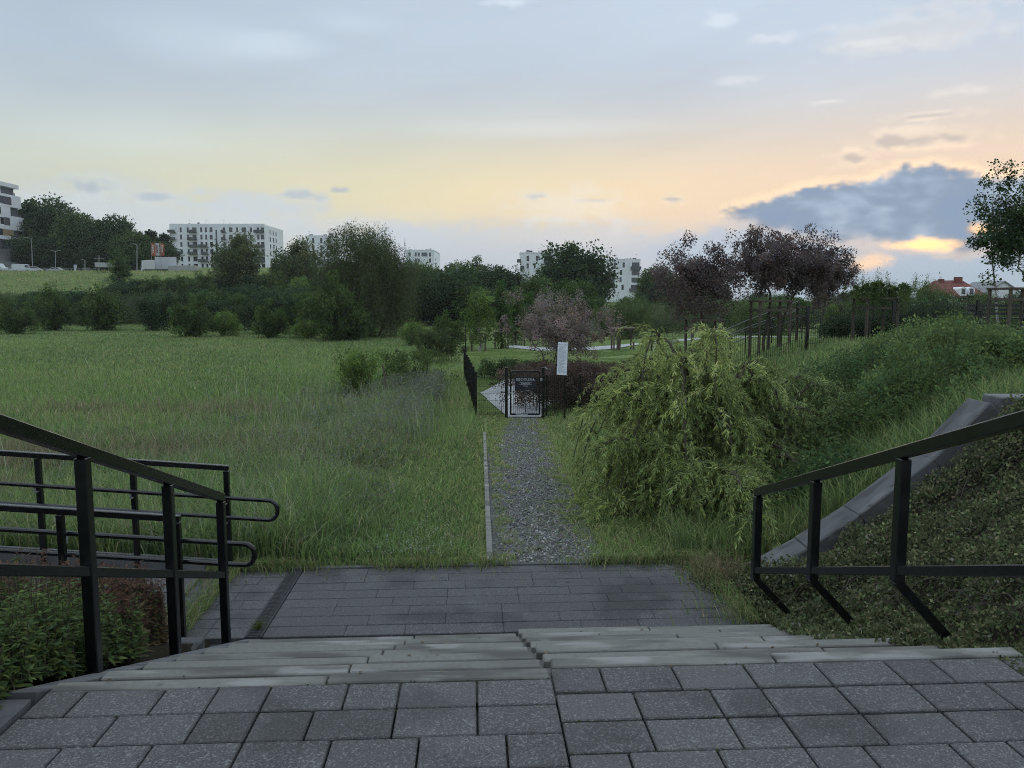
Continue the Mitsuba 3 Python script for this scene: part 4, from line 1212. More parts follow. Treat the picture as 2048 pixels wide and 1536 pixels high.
def hedge(name, label, pts, h, depth, n, per, leaf, base, category='hedge'):
    t = thing(name, label, category)
    spots, wood = [], []
    for _ in range(n):
        u = hr.uniform(0, len(pts) - 1.001)
        i = int(u)
        p = np.array(pts[i]) + (np.array(pts[i + 1]) - np.array(pts[i])) * (u - i)
        x, y = p + hr.normal(0, depth / 3, 2)
        hh = h * hr.uniform(0.2, 1.0)
        spots.append((x, y, 0.2, hh))
        if hr.random() < 0.4: wood.append(limb(hr, (x, y, float(ground_z(x, y)) - .05), (x + hr.normal(0, .1), y, float(ground_z(x, y)) + hh), 0.012, 0.004, 0, 3, 3))
    put('stem', join(*wood), 'bark', t, kind='stuff')
    m, c = leafy_mass(hr, spots, per, leaf, 0.6, base)
    put('foliage', m, 'leaf', t, color=c)


hedge('barberry_hedge', 'dark purple brown hedge filling the bank right of the gate', [(1.25, 24.2), (1.8, 23.8), (2.6, 24.4), (3.8, 24.8), (5.2, 25.2)], 1.25, 2.4, 620, 75, 0.065, (0.066, 0.048, 0.040))
hedge('barberry_hedge', 'lower brown tip of the purple hedge behind the gate plaque', [(1.0, 29.4), (1.8, 29.4), (2.8, 29.8), (4.4, 30)], 1.0, 2.2, 380, 60, 0.08, (0.075, 0.056, 0.044))
hedge('green_hedge', 'low dark green hedge behind the fence panel left of the gate', [(-1.3, 36), (0.2, 35.4), (1.4, 34)], 0.75, 1.2, 150, 60, 0.085, (0.048, 0.072, 0.032))
hedge('hawthorn_bush', 'twiggy hawthorn shrub on the meadow side of the long fence', [(-5.3, 33), (-4.4, 32.2), (-3.5, 33)], 1.55, 1.5, 120, 60, 0.075, (0.062, 0.090, 0.032), 'shrub')
hedge('hawthorn_bush', 'second rounded shrub further along the meadow side of the long fence', [(-5.2, 46), (-4.4, 45.5), (-3.6, 46.5)], 2.0, 1.6, 110, 60, 0.11, (0.055, 0.072, 0.032), 'shrub')


# ------------------------------------------------------------------ grass, weeds, ground cover
gr = np.random.default_rng(123)


def field(n, x0, x1, y0, y1, power=1.0):
    """n points, thinning out with distance"""
    u = gr.random(n)
    y = y0 * (y1 / y0) ** u if power == 1 else y0 + (y1 - y0) * u
    return gr.uniform(0, 1, n) * (x1 - x0) + x0, y


def grass(name, label, x, y, h, w, palette, weights, lean=(0.15, 0.7), tri=False, lift=0.0, parent=None):
    n = len(x)
    z = ground_z(x, y) + lift
    pal = np.array(palette)
    C = pal[gr.choice(len(pal), n, p=np.array(weights) / sum(weights))] if np.ndim(weights) == 1 else pal[(gr.random((n, 1)) > np.cumsum(weights, 1) / weights.sum(1, keepdims=True)).sum(1).clip(0, len(pal) - 1)]
    C = C * 2.8 * np.exp(gr.normal(0, 0.22, (n, 1)))
    v, f, c = blades(np.stack([x, y, z - 0.02], -1), h, w, gr.uniform(*lean, n), gr.uniform(0, 2 * np.pi, n), C, tri)
    return lab(put(name, (v, f), 'grass_blade', color=c), label, kind='stuff')


FRESH, YELL, DRY, HEAD, DEEP, GREY = (0.092, 0.131, 0.048), (0.130, 0.146, 0.062), (0.18, 0.155, 0.095), (0.13, 0.108, 0.080), (0.056, 0.080, 0.036), (0.13, 0.140, 0.108)


def keep_left(x, y):
    """meadow side: left of the fence, outside ramp and landing"""
    t = y - 0.052 * x
    edge = np.where(y < 22, -0.45 - 0.041 * (y - 7.66), -1.12 - 0.083 * (y - 22))
    return (x < edge) & (t > 7.66)


def view(x, y):
    return np.abs(x) < y * 0.70 + 1.5


# far meadow: tufts
n = 230000
u = gr.random(n)
y = 16 * (175 / 16) ** u
x = -y * 0.70 - 1 + gr.random(n) * (y * 0.70)
ok = keep_left(x, y) & (gr.random(n) < 0.9)
x, y = x[ok], y[ok]
q = np.stack([x * 0.06, y * 0.035, 0 * x], -1)
pa, pb_ = meshkit.fbm(q, 4, 2), meshkit.fbm(np.stack([x * 0.3, y * 0.16, 0 * x], -1), 3, 9)
ws = np.stack([0.5 + sstep(0.3, 0.6, pa), 0.6 * sstep(0.4, 0.65, pb_), 0.05 + 0.25 * sstep(0.5, 0.7, pb_) * lstep(40, 18, y), 0.8 * lstep(30, 17, y) * sstep(0.45, 0.6, pb_), 0.6 * sstep(0.62, 0.35, pa), 0 * x + .03], -1) + 0.02
grass('meadow_grass', 'wide meadow of uneven green and brown tipped grass left of the path', x, y, gr.uniform(0.14, 0.40, len(x)) * np.interp(y, [16, 60, 130, 175], [1.15, 0.8, 0.6, 0.6]), 0.0011 * y + 0.004, [FRESH, YELL, DRY, HEAD, DEEP, GREY], ws, tri=True)
# near meadow: real blades
n = 120000
y = 7.7 * (19 / 7.7) ** gr.random(n)
x = -y * 0.72 - 1 + gr.random(n) * (y * 0.72 + 0.6)
ok = keep_left(x, y)
x, y = x[ok], y[ok]
pb_ = meshkit.fbm(np.stack([x * 0.35, y * 0.35, 0 * x], -1), 3, 9)
tall = sstep(0.35, 0.65, meshkit.fbm(np.stack([x * 0.4, y * 0.4, 0 * x + 4], -1), 3, 31)) * lstep(-1.1, -2.4, x + 0.041 * (y - 7.66))
ws = np.stack([0 * x + 1, 0.5 * sstep(0.4, 0.6, pb_), 0.12 + 0 * x, 0.25 * lstep(11, 16, y), 0 * x + 0.7, 0.2 * tall], -1) + 0.01
grass('tall_grass', 'tall wild grass with bending blades behind the ramp railings', x, y, gr.uniform(0.10, 0.24, len(x)) + tall * gr.uniform(0.1, 0.6, len(x)), 0.0011 * y + 0.003, [FRESH, YELL, DRY, HEAD, DEEP, GREY], ws, lean=(0.1, 0.75))
# grey green seed heads along the meadow margin
n = 15000
y = gr.uniform(11, 30, n); x = -gr.gamma(2.2, 1.1, n) - 1.3 - 0.04 * (y - 7.6)
ok = keep_left(x, y) & (gr.random(n) < sstep(0.42, 0.62, meshkit.fbm(np.stack([x * 0.55, y * 0.4, 0 * x], -1), 3, 41))); x, y = x[ok], y[ok]
grass('seed_grass', 'pale grey green seeding grass along the meadow margin beside the path', x, y, gr.uniform(0.35, 1.0, len(x)), 0.0010 * y, [(0.11, 0.125, 0.085), (0.13, 0.12, 0.085), (0.08, 0.11, 0.045), FRESH], [1, .5, 1, .8], lean=(0.05, 0.5))
# verges
n = 90000
y = 7.62 * (23 / 7.62) ** gr.random(n)
x = gr.uniform(-1.9, 3.6, n)
left_e = -0.16 - 0.041 * (y - 7.66)
right_e = np.interp(y, [7.6, 9, 11, 13.5, 17, 20, 22], [0.92, 0.82, 0.80, 0.78, 0.74, 0.80, 0.75]) + 0.24 * (meshkit.fbm(np.stack([x * 0, y * 1.2, 0 * x], -1), 3, 3) - 0.5) * 2
left_p = np.interp(y, [7.6, 11.5, 17.6, 20, 22], [-0.08, -0.22, -0.38, -0.15, -0.12]) + 0.25 * (meshkit.fbm(np.stack([x * 0, y * 1.1, 0 * x + 9], -1), 3, 13) - 0.3)
worn = sstep(0.55, 0.70, meshkit.fbm(np.stack([x * 1.1, y * 0.8, 0 * x + 2], -1), 3, 8))
ok = ((x < left_p) | (x > right_e) | (gr.random(n) < sstep(0.48, 0.66, worn * 0 + meshkit.fbm(np.stack([x * 1.3, y * 0.9, 0 * x + 2], -1), 3, 8)) * 0.8)) & (y - 0.052 * x > 7.64) & (np.abs(x - left_e + 0.03) > 0.045)
x, y = x[ok], y[ok]
hgt = gr.uniform(0.05, 0.15, len(x)) * (1 + 1.3 * lstep(1.0, 2.2, x)) * np.where((x > -0.4) & (x < 0.95), 0.5, 1)
grass('verge_grass', 'short worn grass on both sides of the gravel path', x, y, hgt, 0.0010 * y + 0.002, [FRESH, YELL, DRY, DEEP], [1, .8, .25, .5], lean=(0.2, 0.9))
# tufts that creep into the gravel
n = 260
ty = 7.7 + 14.0 * gr.random(n)
tx = np.where(gr.random(n) < .5, np.interp(ty, [7.6, 11.5, 17.6, 22], [-0.1, -0.28, -0.45, -0.12]) + gr.gamma(1.3, .10, n), np.interp(ty, [7.6, 11, 17, 22], [0.95, 0.9, 0.86, 0.78]) - gr.gamma(1.3, .11, n))
x, y = (np.repeat(tx, 26) + gr.normal(0, .05, n * 26)), (np.repeat(ty, 26) + gr.normal(0, .07, n * 26))
ok = y > 7.66
x, y = x[ok], y[ok]
grass('path_tuft', 'small grass tufts creeping into the gravel from both sides', x, y, gr.uniform(0.03, 0.11, len(x)), 0.0009 * y + 0.002, [FRESH, YELL, DRY], [1, .8, .4], lean=(0.3, 1.0), lift=0.012)
# mugwort and thistle clumps along the margin, brown seeding grass in the near meadow
n = 2300
y = gr.uniform(9.0, 32, n); x = -1.5 - 0.045 * (y - 8) - gr.gamma(2.0, 0.75, n)
ok = keep_left(x - 0.25, y) & (gr.random(n) < 0.25 + 0.75 * sstep(0.4, 0.58, meshkit.fbm(np.stack([x * 0.5, y * 0.35, 0 * x], -1), 3, 61)))
spots = [(a_, b_2, gr.uniform(0.12, 0.24), gr.uniform(0.25, 0.85) * (1.1 if b_2 > 12 else 0.55)) for a_, b_2 in zip(x[ok], y[ok])]
parts = []
for a_, b_2, rad_, hh in spots:
    m_n = 46
    g_ = float(ground_z(a_, b_2))
    P = np.array([a_, b_2, g_]) + np.c_[gr.normal(0, rad_ * .6, (m_n, 2)), gr.uniform(0.0, 1.0, m_n) * hh]
    D = unit(np.c_[gr.normal(0, .7, (m_n, 2)), gr.uniform(-0.1, 1.0, m_n)])
    ln = gr.uniform(0.04, 0.10, m_n) * (b_2 / 16) ** 0.5
    base_ = np.array([(0.115, 0.130, 0.095), (0.080, 0.108, 0.055), (0.135, 0.145, 0.115), (0.105, 0.105, 0.078)][gr.integers(4)])
    parts.append(leaf_quads(P, D, rand_unit(gr, m_n), ln, ln * 0.3, tint(gr, m_n, base_)))
m, c = merge(parts)
lab(put('weed_clump', m, 'leaf', color=c), 'grey green clumps of tall weeds between meadow and path', kind='stuff')
n = 30000
y = 11.5 * (26 / 11.5) ** gr.random(n); x = -y * 0.70 - 1 + gr.random(n) * (y * 0.70 - 1.5)
ok = keep_left(x, y) & (gr.random(n) < sstep(0.46, 0.60, meshkit.fbm(np.stack([x * 0.22, y * 0.30, 0 * x + 7], -1), 4, 71)))
x, y = x[ok], y[ok]
grass('brown_grass', 'brownish seeding grass in patches across the near meadow', x, y, gr.uniform(0.3, 0.75, len(x)), 0.0008 * y, [(0.105, 0.088, 0.062), (0.125, 0.11, 0.07), (0.085, 0.085, 0.045)], [1, .6, .7], lean=(0.1, 0.6))
# white clover specks by the landing
n = 500
y = 7.7 + gr.gamma(1.3, 0.5, n); x = gr.normal(-0.95, 0.35, n)
ok = keep_left(x + 0.1, y); x, y = x[ok], y[ok]
P = np.stack([x, y, ground_z(x, y) + gr.uniform(0.08, 0.17, len(x))], -1)
v, f, c = leaf_quads(P, rand_unit(gr, len(P)), rand_unit(gr, len(P)), 0.016, 0.016, np.tile([[0.55, 0.58, 0.52]], (len(P), 1)))
lab(put('clover_flower', (v, f), 'leaf', color=c), 'tiny white clover flowers in the grass at the landing edge', kind='stuff')
# bank grass on the right, behind and among the shrubs
n = 110000
y = 7.75 * (24 / 7.75) ** gr.random(n)
x = 1.7 + gr.random(n) * (y * 0.72 - 0.6)
ok = y - 0.052 * x > 7.72
x, y = x[ok], y[ok]
grass('bank_grass', 'rough grass and weeds covering the right bank', x, y, gr.uniform(0.12, 0.55, len(x)) * np.interp(y, [8, 24], [1, 0.6]), 0.0011 * y + 0.002, [FRESH, YELL, DRY, DEEP], [1, .5, .12, 1.1], lean=(0.1, 0.7))
# park lawn
n = 60000
y = 22.3 * (60 / 22.3) ** gr.random(n)
x = -2.5 + gr.random(n) * (y * 0.72 + 2)
ok = (x > -1.1 - 0.083 * (y - 22)) & ~((x > -0.9) & (x < 1.6) & (y < 35))
x, y = x[ok], y[ok]
grass('lawn_grass', 'short mown grass of the park behind the fence', x, y, gr.uniform(0.04, 0.11, len(x)), 0.0013 * y, [FRESH, YELL, DEEP], [1, .8, .4], tri=True)
# embankment grass, far left
n = 9000
y = gr.uniform(128, 197, n); x = gr.uniform(-0.70, -0.2, n) * y
grass('embankment_grass', 'tall yellowing grass on the embankment below the parked cars', x, y, gr.uniform(0.3, 0.8, n), 0.22, [YELL, DRY, FRESH], [1, .4, .7], tri=True)

# loose stones on the path
n = 15000
y = 7.66 * (21.9 / 7.66) ** gr.random(n)
le, re_ = np.interp(y, [7.6, 11.5, 17.6, 20, 22], [-0.12, -0.30, -0.48, -0.2, -0.12]), np.interp(y, [7.6, 9, 11, 13.5, 17, 20, 22], [0.98, 0.93, 0.90, 0.88, 0.86, 0.88, 0.8])
x = le + (re_ - le) * gr.beta(1.6, 1.6, n)
oct_v = np.array([[1, 0, 0], [-1, 0, 0], [0, 1, 0], [0, -1, 0], [0, 0, 1], [0, 0, -1]], float)
oct_f = np.array([[0, 2, 4], [2, 1, 4], [1, 3, 4], [3, 0, 4], [2, 0, 5], [1, 2, 5], [3, 1, 5], [0, 3, 5]])
sz = gr.lognormal(math.log(0.0115), 0.42, n).clip(0.005, 0.035)
rot = np.linalg.qr(gr.normal(size=(n, 3, 3)))[0]
V = np.einsum('nij,kj->nki', rot, oct_v * [1, 0.8, 0.62]) * sz[:, None, None] * gr.uniform(0.75, 1.2, (n, 6, 1)) + np.stack([x, y, ground_z(x, y) + 0.014], -1)[:, None]
F = (np.arange(n)[:, None, None] * 6 + oct_f).reshape(-1, 3)
C = np.repeat(np.array([[0.205, 0.20, 0.195]]) * np.exp(gr.normal(0, 0.5, (n, 1))) * (1 + gr.normal(0, .05, (n, 3))), 6, 0).clip(0.02, 0.6)
lab(put('gravel', (V.reshape(-1, 3), F), 'matt', color=C), 'loose grey gravel stones on the path', kind='stuff')

# cotoneaster carpet on the right slope beside the stairs
cr = np.random.default_rng(321)
n = 230000
t_ = cr.uniform(2.0, 7.22, n)
s_ = 2.36 + cr.random(n) ** 1.15 * 6.0
t_ = np.where((s_ > 4.3) & (t_ > 6.75), t_ - 0.6, t_)
spill = 0.55 * cr.random(n) ** 2 * sstep(0.3, 0.7, meshkit.fbm(np.stack([t_ * 1.3, 0 * t_, 0 * t_], -1), 3, 2)) * lstep(2.9, 4.0, t_)
s_ = np.where(cr.random(n) < 0.16, 2.62 - spill, s_)
X, Y = s_ * RT[0] + t_ * FW[0], s_ * RT[1] + t_ * FW[1]
ok = (Y > 1.2) & (np.abs(X) < Y * 0.75 + 1.2)
X, Y, s_, t_ = X[ok], Y[ok], s_[ok], t_[ok]
bump = meshkit.fbm(np.stack([X * 2.2, Y * 2.2, 0 * X], -1), 4, 17)
g = ground_z(X, Y)
g = np.maximum(g, np.interp(t_, [3.2, 6.0], [-0.02, -1.06])) * 1.0
P = np.stack([X, Y, g + 0.01 + 0.34 * sstep(0.30, 0.70, bump) * cr.random(len(X)) ** 0.5 * lstep(2.15, 2.9, s_).clip(0.25, 1)], -1)
D = unit(rand_unit(cr, len(P)) + [0, 0, 0.35]); N = unit(rand_unit(cr, len(P)) * 0.9 + [0, 0, 0.8])
base = np.array([(0.052, 0.064, 0.032), (0.076, 0.080, 0.042), (0.092, 0.078, 0.050)])[cr.choice(3, len(P), p=[.6, .3, .1])]
C = base * FOLIAGE * 1.3 * np.exp(cr.normal(0, 0.45, (len(P), 1)))
speck = cr.random(len(P)) < 0.012
C[speck] = (0.42, 0.40, 0.34)
L = cr.uniform(0.014, 0.036, len(P)) * np.interp(Y, [2, 7], [0.9, 1.3])
v, f, c = leaf_quads(P, D, N, L, L * 0.62, C)
lab(put('cotoneaster', (v, f), 'leaf', color=c), 'low dark carpet of small leaved cotoneaster on the slope right of the stairs', kind='stuff')
tw = []
for _ in range(260):
    s0, t0 = cr.uniform(2.5, 6), cr.uniform(2.6, 7.2)
    a = cr.uniform(0, 2 * math.pi)
    pts = np.array([S(s0 + math.cos(a) * q * .4, t0 + math.sin(a) * q * .4) for q in np.linspace(0, 1, 5)])
    pts[:, 2] = ground_z(pts[:, 0], pts[:, 1]) + 0.12 + 0.16 * np.sin(np.linspace(0.4, 2.6, 5)) + cr.normal(0, .01, 5)
    tw.append(tube(pts, 0.003, 3, cap=False))
lab(put('cotoneaster_twig', join(*tw), 'bark'), 'thin arching twigs in the cotoneaster', kind='stuff')
# dry straw tuft at the wall's foot
P0 = S(2.40, 7.05)
P0[2] = float(ground_z(P0[0], P0[1]))
n = 420
P = P0 + np.c_[cr.normal(0, .16, n), cr.normal(0, .16, n), 0 * cr.random(n)]
P[:, 2] = ground_z(P[:, 0], P[:, 1])
v, f, c = blades(P, cr.uniform(.15, .45, n), 0.006, cr.uniform(.4, 1.3, n), cr.uniform(0, 2 * np.pi, n), np.array([[0.26, 0.21, 0.13]]) * np.exp(cr.normal(0, .25, (n, 1))))
lab(put('dry_grass', (v, f), 'grass_blade', color=c), 'tuft of dry straw coloured grass at the foot of the concrete wall', 'grass tuft')

# leafy bed left of the stairs: upright stems with lance leaves, reddish tops further back
lr = np.random.default_rng(55)
parts, stems = [], []
for _ in range(5600):
    t0 = lr.uniform(1.5, 5.8); s0 = -1.86 - lr.random() ** 1.15 * 3.2
    s0 = min(s0, float(np.interp(t0, [3.0, 4.6, 5.2], [-1.86, -1.98, -2.32])) - lr.random() * 0.12)
    p = S(s0, t0)
    if abs(p[0]) > p[1] * 0.80 + 0.9: continue
    p[2] = float(ground_z(p[0], p[1]))
    red = lr.random() < float(sstep(3.9, 5.2, t0)) * 0.8
    hh = lr.uniform(0.30, 0.62) * (1.0 if not red else 1.08) * float(np.interp(-s0, [1.93, 2.5], [0.5, 1]))
    lean = lr.normal(0, 0.10, 2)
    tip = p + [lean[0] * hh, lean[1] * hh, hh]
    stems.append(tube([p, (p + tip) / 2 + [0, 0, .01], tip], [0.003, 0.0025, 0.0015], 3, cap=False))
    m = int(lr.uniform(26, 44))
    u = lr.uniform(0.0, 1, m)
    ang = np.arange(m) * 2.4 + lr.uniform(0, 6)
    D = np.stack([np.cos(ang), np.sin(ang), lr.uniform(-0.5, 0.5, m)], -1)
    P = p + (tip - p) * u[:, None]
    L = lr.uniform(0.038, 0.075, m) * (1.15 - 0.5 * u)
    col = np.array((0.076, 0.104, 0.042) if not red else (0.125, 0.095, 0.058))
    C = tint(lr, m, col * math.exp(lr.normal(0, .2)))
    if red:
        hi = u > 0.7
        C[hi] = np.array([0.17, 0.095, 0.07]) * np.exp(lr.normal(0, .25, (hi.sum(), 1)))
    parts.append(leaf_quads(P, D, unit(rand_unit(lr, m) * .5 + [0, 0, 1]), L, L * 0.34, C))
m, c = merge(parts)
lab(put('spiraea_bed', m, 'leaf', color=c), 'bed of leafy green stems with reddish tops between stairs and ramp', kind='stuff')
lab(put('spiraea_stem', join(*stems), 'bark'), 'thin stems of the leafy bed left of the stairs', kind='stuff')


# litter, moss and grass on the paving
pr = np.random.default_rng(404)
P = []
for _ in range(170):
    u_ = pr.random()
    if u_ < 0.45: q = S(pr.uniform(-2.5, 2.4), 7.52 - pr.gamma(1.2, 0.22), LAND)
    elif u_ < 0.75: q = S(2.35 - pr.gamma(1.2, 0.22), pr.uniform(6.0, 7.5), LAND)
    else:
        k_ = pr.integers(0, 7); q = S(pr.uniform(-1.6, 2.4), 3.18 + 0.4 * k_ + pr.uniform(0, 0.03), -0.15 * k_)
    if q[1] < 2.4: continue
    P.append(q + [0, 0, 0.006])
P = np.array(P)
L = pr.uniform(0.012, 0.034, len(P))
v, f, c = leaf_quads(P, unit(np.c_[pr.normal(size=(len(P), 2)), pr.uniform(0, .25, len(P))]), unit(np.c_[pr.normal(0, .25, (len(P), 2)), np.ones(len(P))]), L, L * 0.5, np.array([[0.16, 0.12, 0.075]]) * np.exp(pr.normal(0, .4, (len(P), 1))))
lab(put('fallen_leaf', (v, f), 'matt', color=c), 'small dry leaves lying on landing and steps', kind='stuff')
n = 5200
kind_ = pr.random(n)
t_ = np.where(kind_ < 0.6, 7.60 - pr.gamma(1.0, 0.05, n), pr.uniform(6.0, 7.6, n))
s_ = np.where(kind_ < 0.6, pr.uniform(-2.5, 2.3, n), np.where(kind_ < 0.85, 2.38 - pr.gamma(1.1, 0.10, n), -2.28 - pr.gamma(1.0, 0.12, n)))
s_ = np.where(kind_ < 0.6, np.where(pr.random(n) < sstep(0.42, 0.62, meshkit.fbm(np.stack([s_ * 2.3, 0 * s_, 0 * s_], -1), 3, 5)), s_, np.where(pr.random(n) < .6, -2.0 + pr.normal(0, .35, n), 1.7 + pr.normal(0, .4, n))), s_)
s_ = np.clip(s_, -2.58, 2.42)
P = s_[:, None] * RT + t_[:, None] * FW + [0, 0, LAND]
v, f, c = blades(P, pr.uniform(0.04, 0.20, n), 0.007, pr.uniform(.3, 1.1, n), np.where(kind_ < 0.6, -np.pi / 2, np.where(kind_ < .85, np.pi, 0)) + pr.normal(0, .9, n), np.array([FRESH, YELL, DRY])[pr.choice(3, n, p=[.5, .3, .2])] * 2.2 * np.exp(pr.normal(0, .25, (n, 1))))
lab(put('edge_grass', (v, f), 'grass_blade', color=c), 'grass creeping over the edges of the landing', kind='stuff')
n = 2600
k_ = pr.integers(0, 6, n)
s_ = pr.uniform(-1.7, 2.5, n)
t_ = np.where(s_ < SEAM, TL, TR) - 0.216 * k_ + pr.normal(0, 0.004, n) - np.where(k_ > 0, 0.0, 0.004)
keep = meshkit.fbm(np.stack([s_ * 1.6, t_ * 1.6, 0 * s_], -1), 3, 9) > 0.5
P = (s_[:, None] * RT + t_[:, None] * FW + [0, 0, -0.006])[keep]
v, f, c = leaf_quads(P, rand_unit(pr, len(P)), rand_unit(pr, len(P)), 0.011, 0.008, tint(pr, len(P), (0.045, 0.055, 0.028)))
lab(put('joint_moss', (v, f), 'leaf', color=c), 'moss and grit in the joints of the upper paving', kind='stuff')

p = at(931, 652, 38)
lab(put('marker_pole', tube([(p[0], 38, float(ground_z(p[0], 38)) - .2), tuple(p)], 0.03, 8), 'black_paint'), 'tall thin dark pole at the far end of the long mesh fence', 'pole')
p = at(765, 728, 27)
lab(put('meadow_stake', tube([(p[0] + .25, 27, float(ground_z(p[0], 27)) - .2), (p[0] + .1, 27, p[2] - .7), tuple(p)], 0.025, 8), 'timber'), 'thin dark leaning stake in the tall grass left of the hawthorn shrub', 'stake')

# ------------------------------------------------------------------ far buildings
def frame_map(O, a):
    c, s_ = math.cos(a), math.sin(a)
    O = np.asarray(O, float)

    def f(m):
        v, t = m if isinstance(m, tuple) else (np.asarray(m.vertices), np.asarray(m.faces))
        v = np.asarray(v, float)
        return np.stack([O[0] + v[:, 0] * c - v[:, 1] * s_, O[1] + v[:, 0] * s_ + v[:, 1] * c, O[2] + v[:, 2]], -1), np.asarray(t)
    return f


def cuboid(u0, u1, v0, v1, z0, z1, b=0.02):
    v, f = chamfer(u1 - u0, v1 - v0, z1 - z0, b)
    return v + [(u0 + u1) / 2, (v0 + v1) / 2, (z0 + z1) / 2], f


def facade(parent, fm, W, H, D, holes, name='wall', mat='white_render', th=0.35, sill=True):
    """a block whose front (v = 0) is a wall with real openings; every opening holds a window with its frame"""
    poly = Polygon([(0, 0), (W, 0), (W, H), (0, H)], [[(a, c), (b, c), (b, d), (a, d)] for a, b, c, d in holes])
    m = trimesh.creation.extrude_polygon(poly, th, engine='earcut')
    v = np.array(m.vertices)
    wall = (np.stack([v[:, 0], th - v[:, 2], v[:, 1]], -1), np.array(m.faces))
    put(name, fm(join(wall, cuboid(0, W, th + 0.003, D, 0, H - 0.3))), mat, parent)
    for a, b, c, d in holes:
        w = put('window', fm(cuboid(a + 0.004, b - 0.004, 0.22, 0.28, c + 0.004, d - 0.004, 0.01)), 'window_glass', parent)
        fr = [cuboid(a + .005, a + .08, .15, .21, c + .005, d - .005, .01), cuboid(b - .08, b - .005, .15, .21, c + .005, d - .005, .01), cuboid(a + .083, b - .083, .15, .21, c + .005, c + .08, .01), cuboid(a + .083, b - .083, .15, .21, d - .08, d - .005, .01)]
        if b - a > 1.3: fr.append(cuboid((a + b) / 2 - .04, (a + b) / 2 + .04, .152, .208, c + .083, d - .083, .01))
        put('frame', fm(join(*fr)), 'charcoal_cladding', w)


def roof_clutter(parent, fm, W, D, H, n, r):
    for _ in range(n):
        u, v, w, h = r.uniform(1, W - 1), r.uniform(1, D - 1), r.uniform(0.5, 1.6), r.uniform(0.4, 1.1)
        put('roof_vent', fm(cuboid(u - w / 2, u + w / 2, v - .4, v + .4, H + 0.002, H + h)), ('charcoal_cladding', 'stone_cladding')[r.integers(2)], parent)
    for _ in range(max(1, n // 4)):
        u, v = r.uniform(1, W - 1), r.uniform(1, D - 1)
        put('antenna', fm(join(cuboid(u - .03, u + .03, v - .03, v + .03, H, H + 2.2, .005), cuboid(u - .5, u + .5, v - .02, v + .02, H + 1.8, H + 1.85, .005), cuboid(u - .35, u + .35, v - .02, v + .02, H + 2.05, H + 2.1, .005))), 'galvanised', parent)


bl = np.random.default_rng(8)
# large block behind the willows
Y = 335.0
px2m = Y / FPX
O = at(343, 545, Y); H = 95 * px2m; W = 187 * px2m
b2 = thing('apartment_block', 'long white six storey apartment block with dark balconies behind the willows', 'building')
fm = frame_map(O, 0.0)
zrow = [at(343, 487.5 + 14.0 * i - 20.5 - 9.0, Y)[2] - O[2] for i in range(5)]
cols = [(20, 24.2), (34, 38), (44.5, 53), (60, 64.5), (69.5, 73.5), (78.5, 84.5), (105, 109.5), (117, 124), (131, 135), (142, 151), (158, 162.5), (172, 176.5), (179.5, 190)]
holes = []
for i in range(6):
    zt = H - (7.0 + 14.2 * i) * px2m
    if zt < 2.6: continue
    for j, (a, b) in enumerate(cols):
        if b > 186: b = 186
        holes.append((a * px2m, b * px2m, zt - 2.05, zt))
holes += [(90 * px2m, 93.5 * px2m, H - 60 * px2m, H - 12 * px2m)]
facade(b2, fm, W, H, 27, holes)
for i in range(5):
    zt = H - (7.0 + 14.2 * i) * px2m - 2.05
    for a, b in ((-2, 13), ((36 if i % 2 else 38), 54), ((62 if i % 2 else 56), 76), (103, 112), (128 if i % 2 else 140, 152), (167, 186.5)):
        if (i + int(a)) % 7 == 0: continue
        bk = put('balcony', fm(join(cuboid(a * px2m, b * px2m, -1.35, -0.004, zt - 0.22, zt - 0.02), cuboid(a * px2m, b * px2m, -1.40, -1.352, zt - 0.02, zt + 0.95), cuboid(a * px2m, a * px2m + .05, -1.35, -0.004, zt - 0.018, zt + 0.95))), 'charcoal_cladding', b2)
wside = fm
for i in range(5):
    zt = H - (9.0 + 14.2 * i) * px2m
    for v in (7.0, 11.5, 15.5):
        w = put('window', fm(cuboid(W - 0.03, W + 0.012, v, v + 1.3, zt - 2.0, zt, .005)), 'window_glass', b2)
        put('frame', fm(join(cuboid(W - .02, W + .03, v - .08, v, zt - 2.0, zt, .004), cuboid(W - .02, W + .03, v + 1.3, v + 1.38, zt - 2.0, zt, .004))), 'charcoal_cladding', w)
roof_clutter(b2, fm, W, 20, H, 16, bl)


def tower(label, Y, px0, px1, ytop, ybase, wins, D, side_balc=()):
    t = thing('tower_block', label, 'building')
    m_ = Y / FPX
    O = at(px0, ybase, Y)
    H, W = (ybase - ytop) * m_, (px1 - px0) * m_
    fm = frame_map(O, 0.0)
    facade(t, fm, W, H, D, [((a - px0) * m_, (b - px0) * m_, (ybase - d) * m_, (ybase - c) * m_) for a, b, c, d in wins])
    for a, b, yy in side_balc:
        put('balcony', fm(join(cuboid((a - px0) * m_, (b - px0) * m_, -1.1, -0.004, (ybase - yy) * m_ - .3, (ybase - yy) * m_), cuboid((a - px0) * m_, (b - px0) * m_, -1.12, -1.06, (ybase - yy) * m_ + .004, (ybase - yy) * m_ + 1.0), cuboid((a - px0) * m_, (a - px0) * m_ + .06, -1.05, -0.006, (ybase - yy) * m_ + .004, (ybase - yy) * m_ + 1.0))), 'charcoal_cladding', t)
    put('parapet', fm(cuboid(-.12, W + .12, -.12, D + .1, H + .002, H + .35)), 'white_render', t)
    roof_clutter(t, fm, W, D, H + .35, 8, bl)


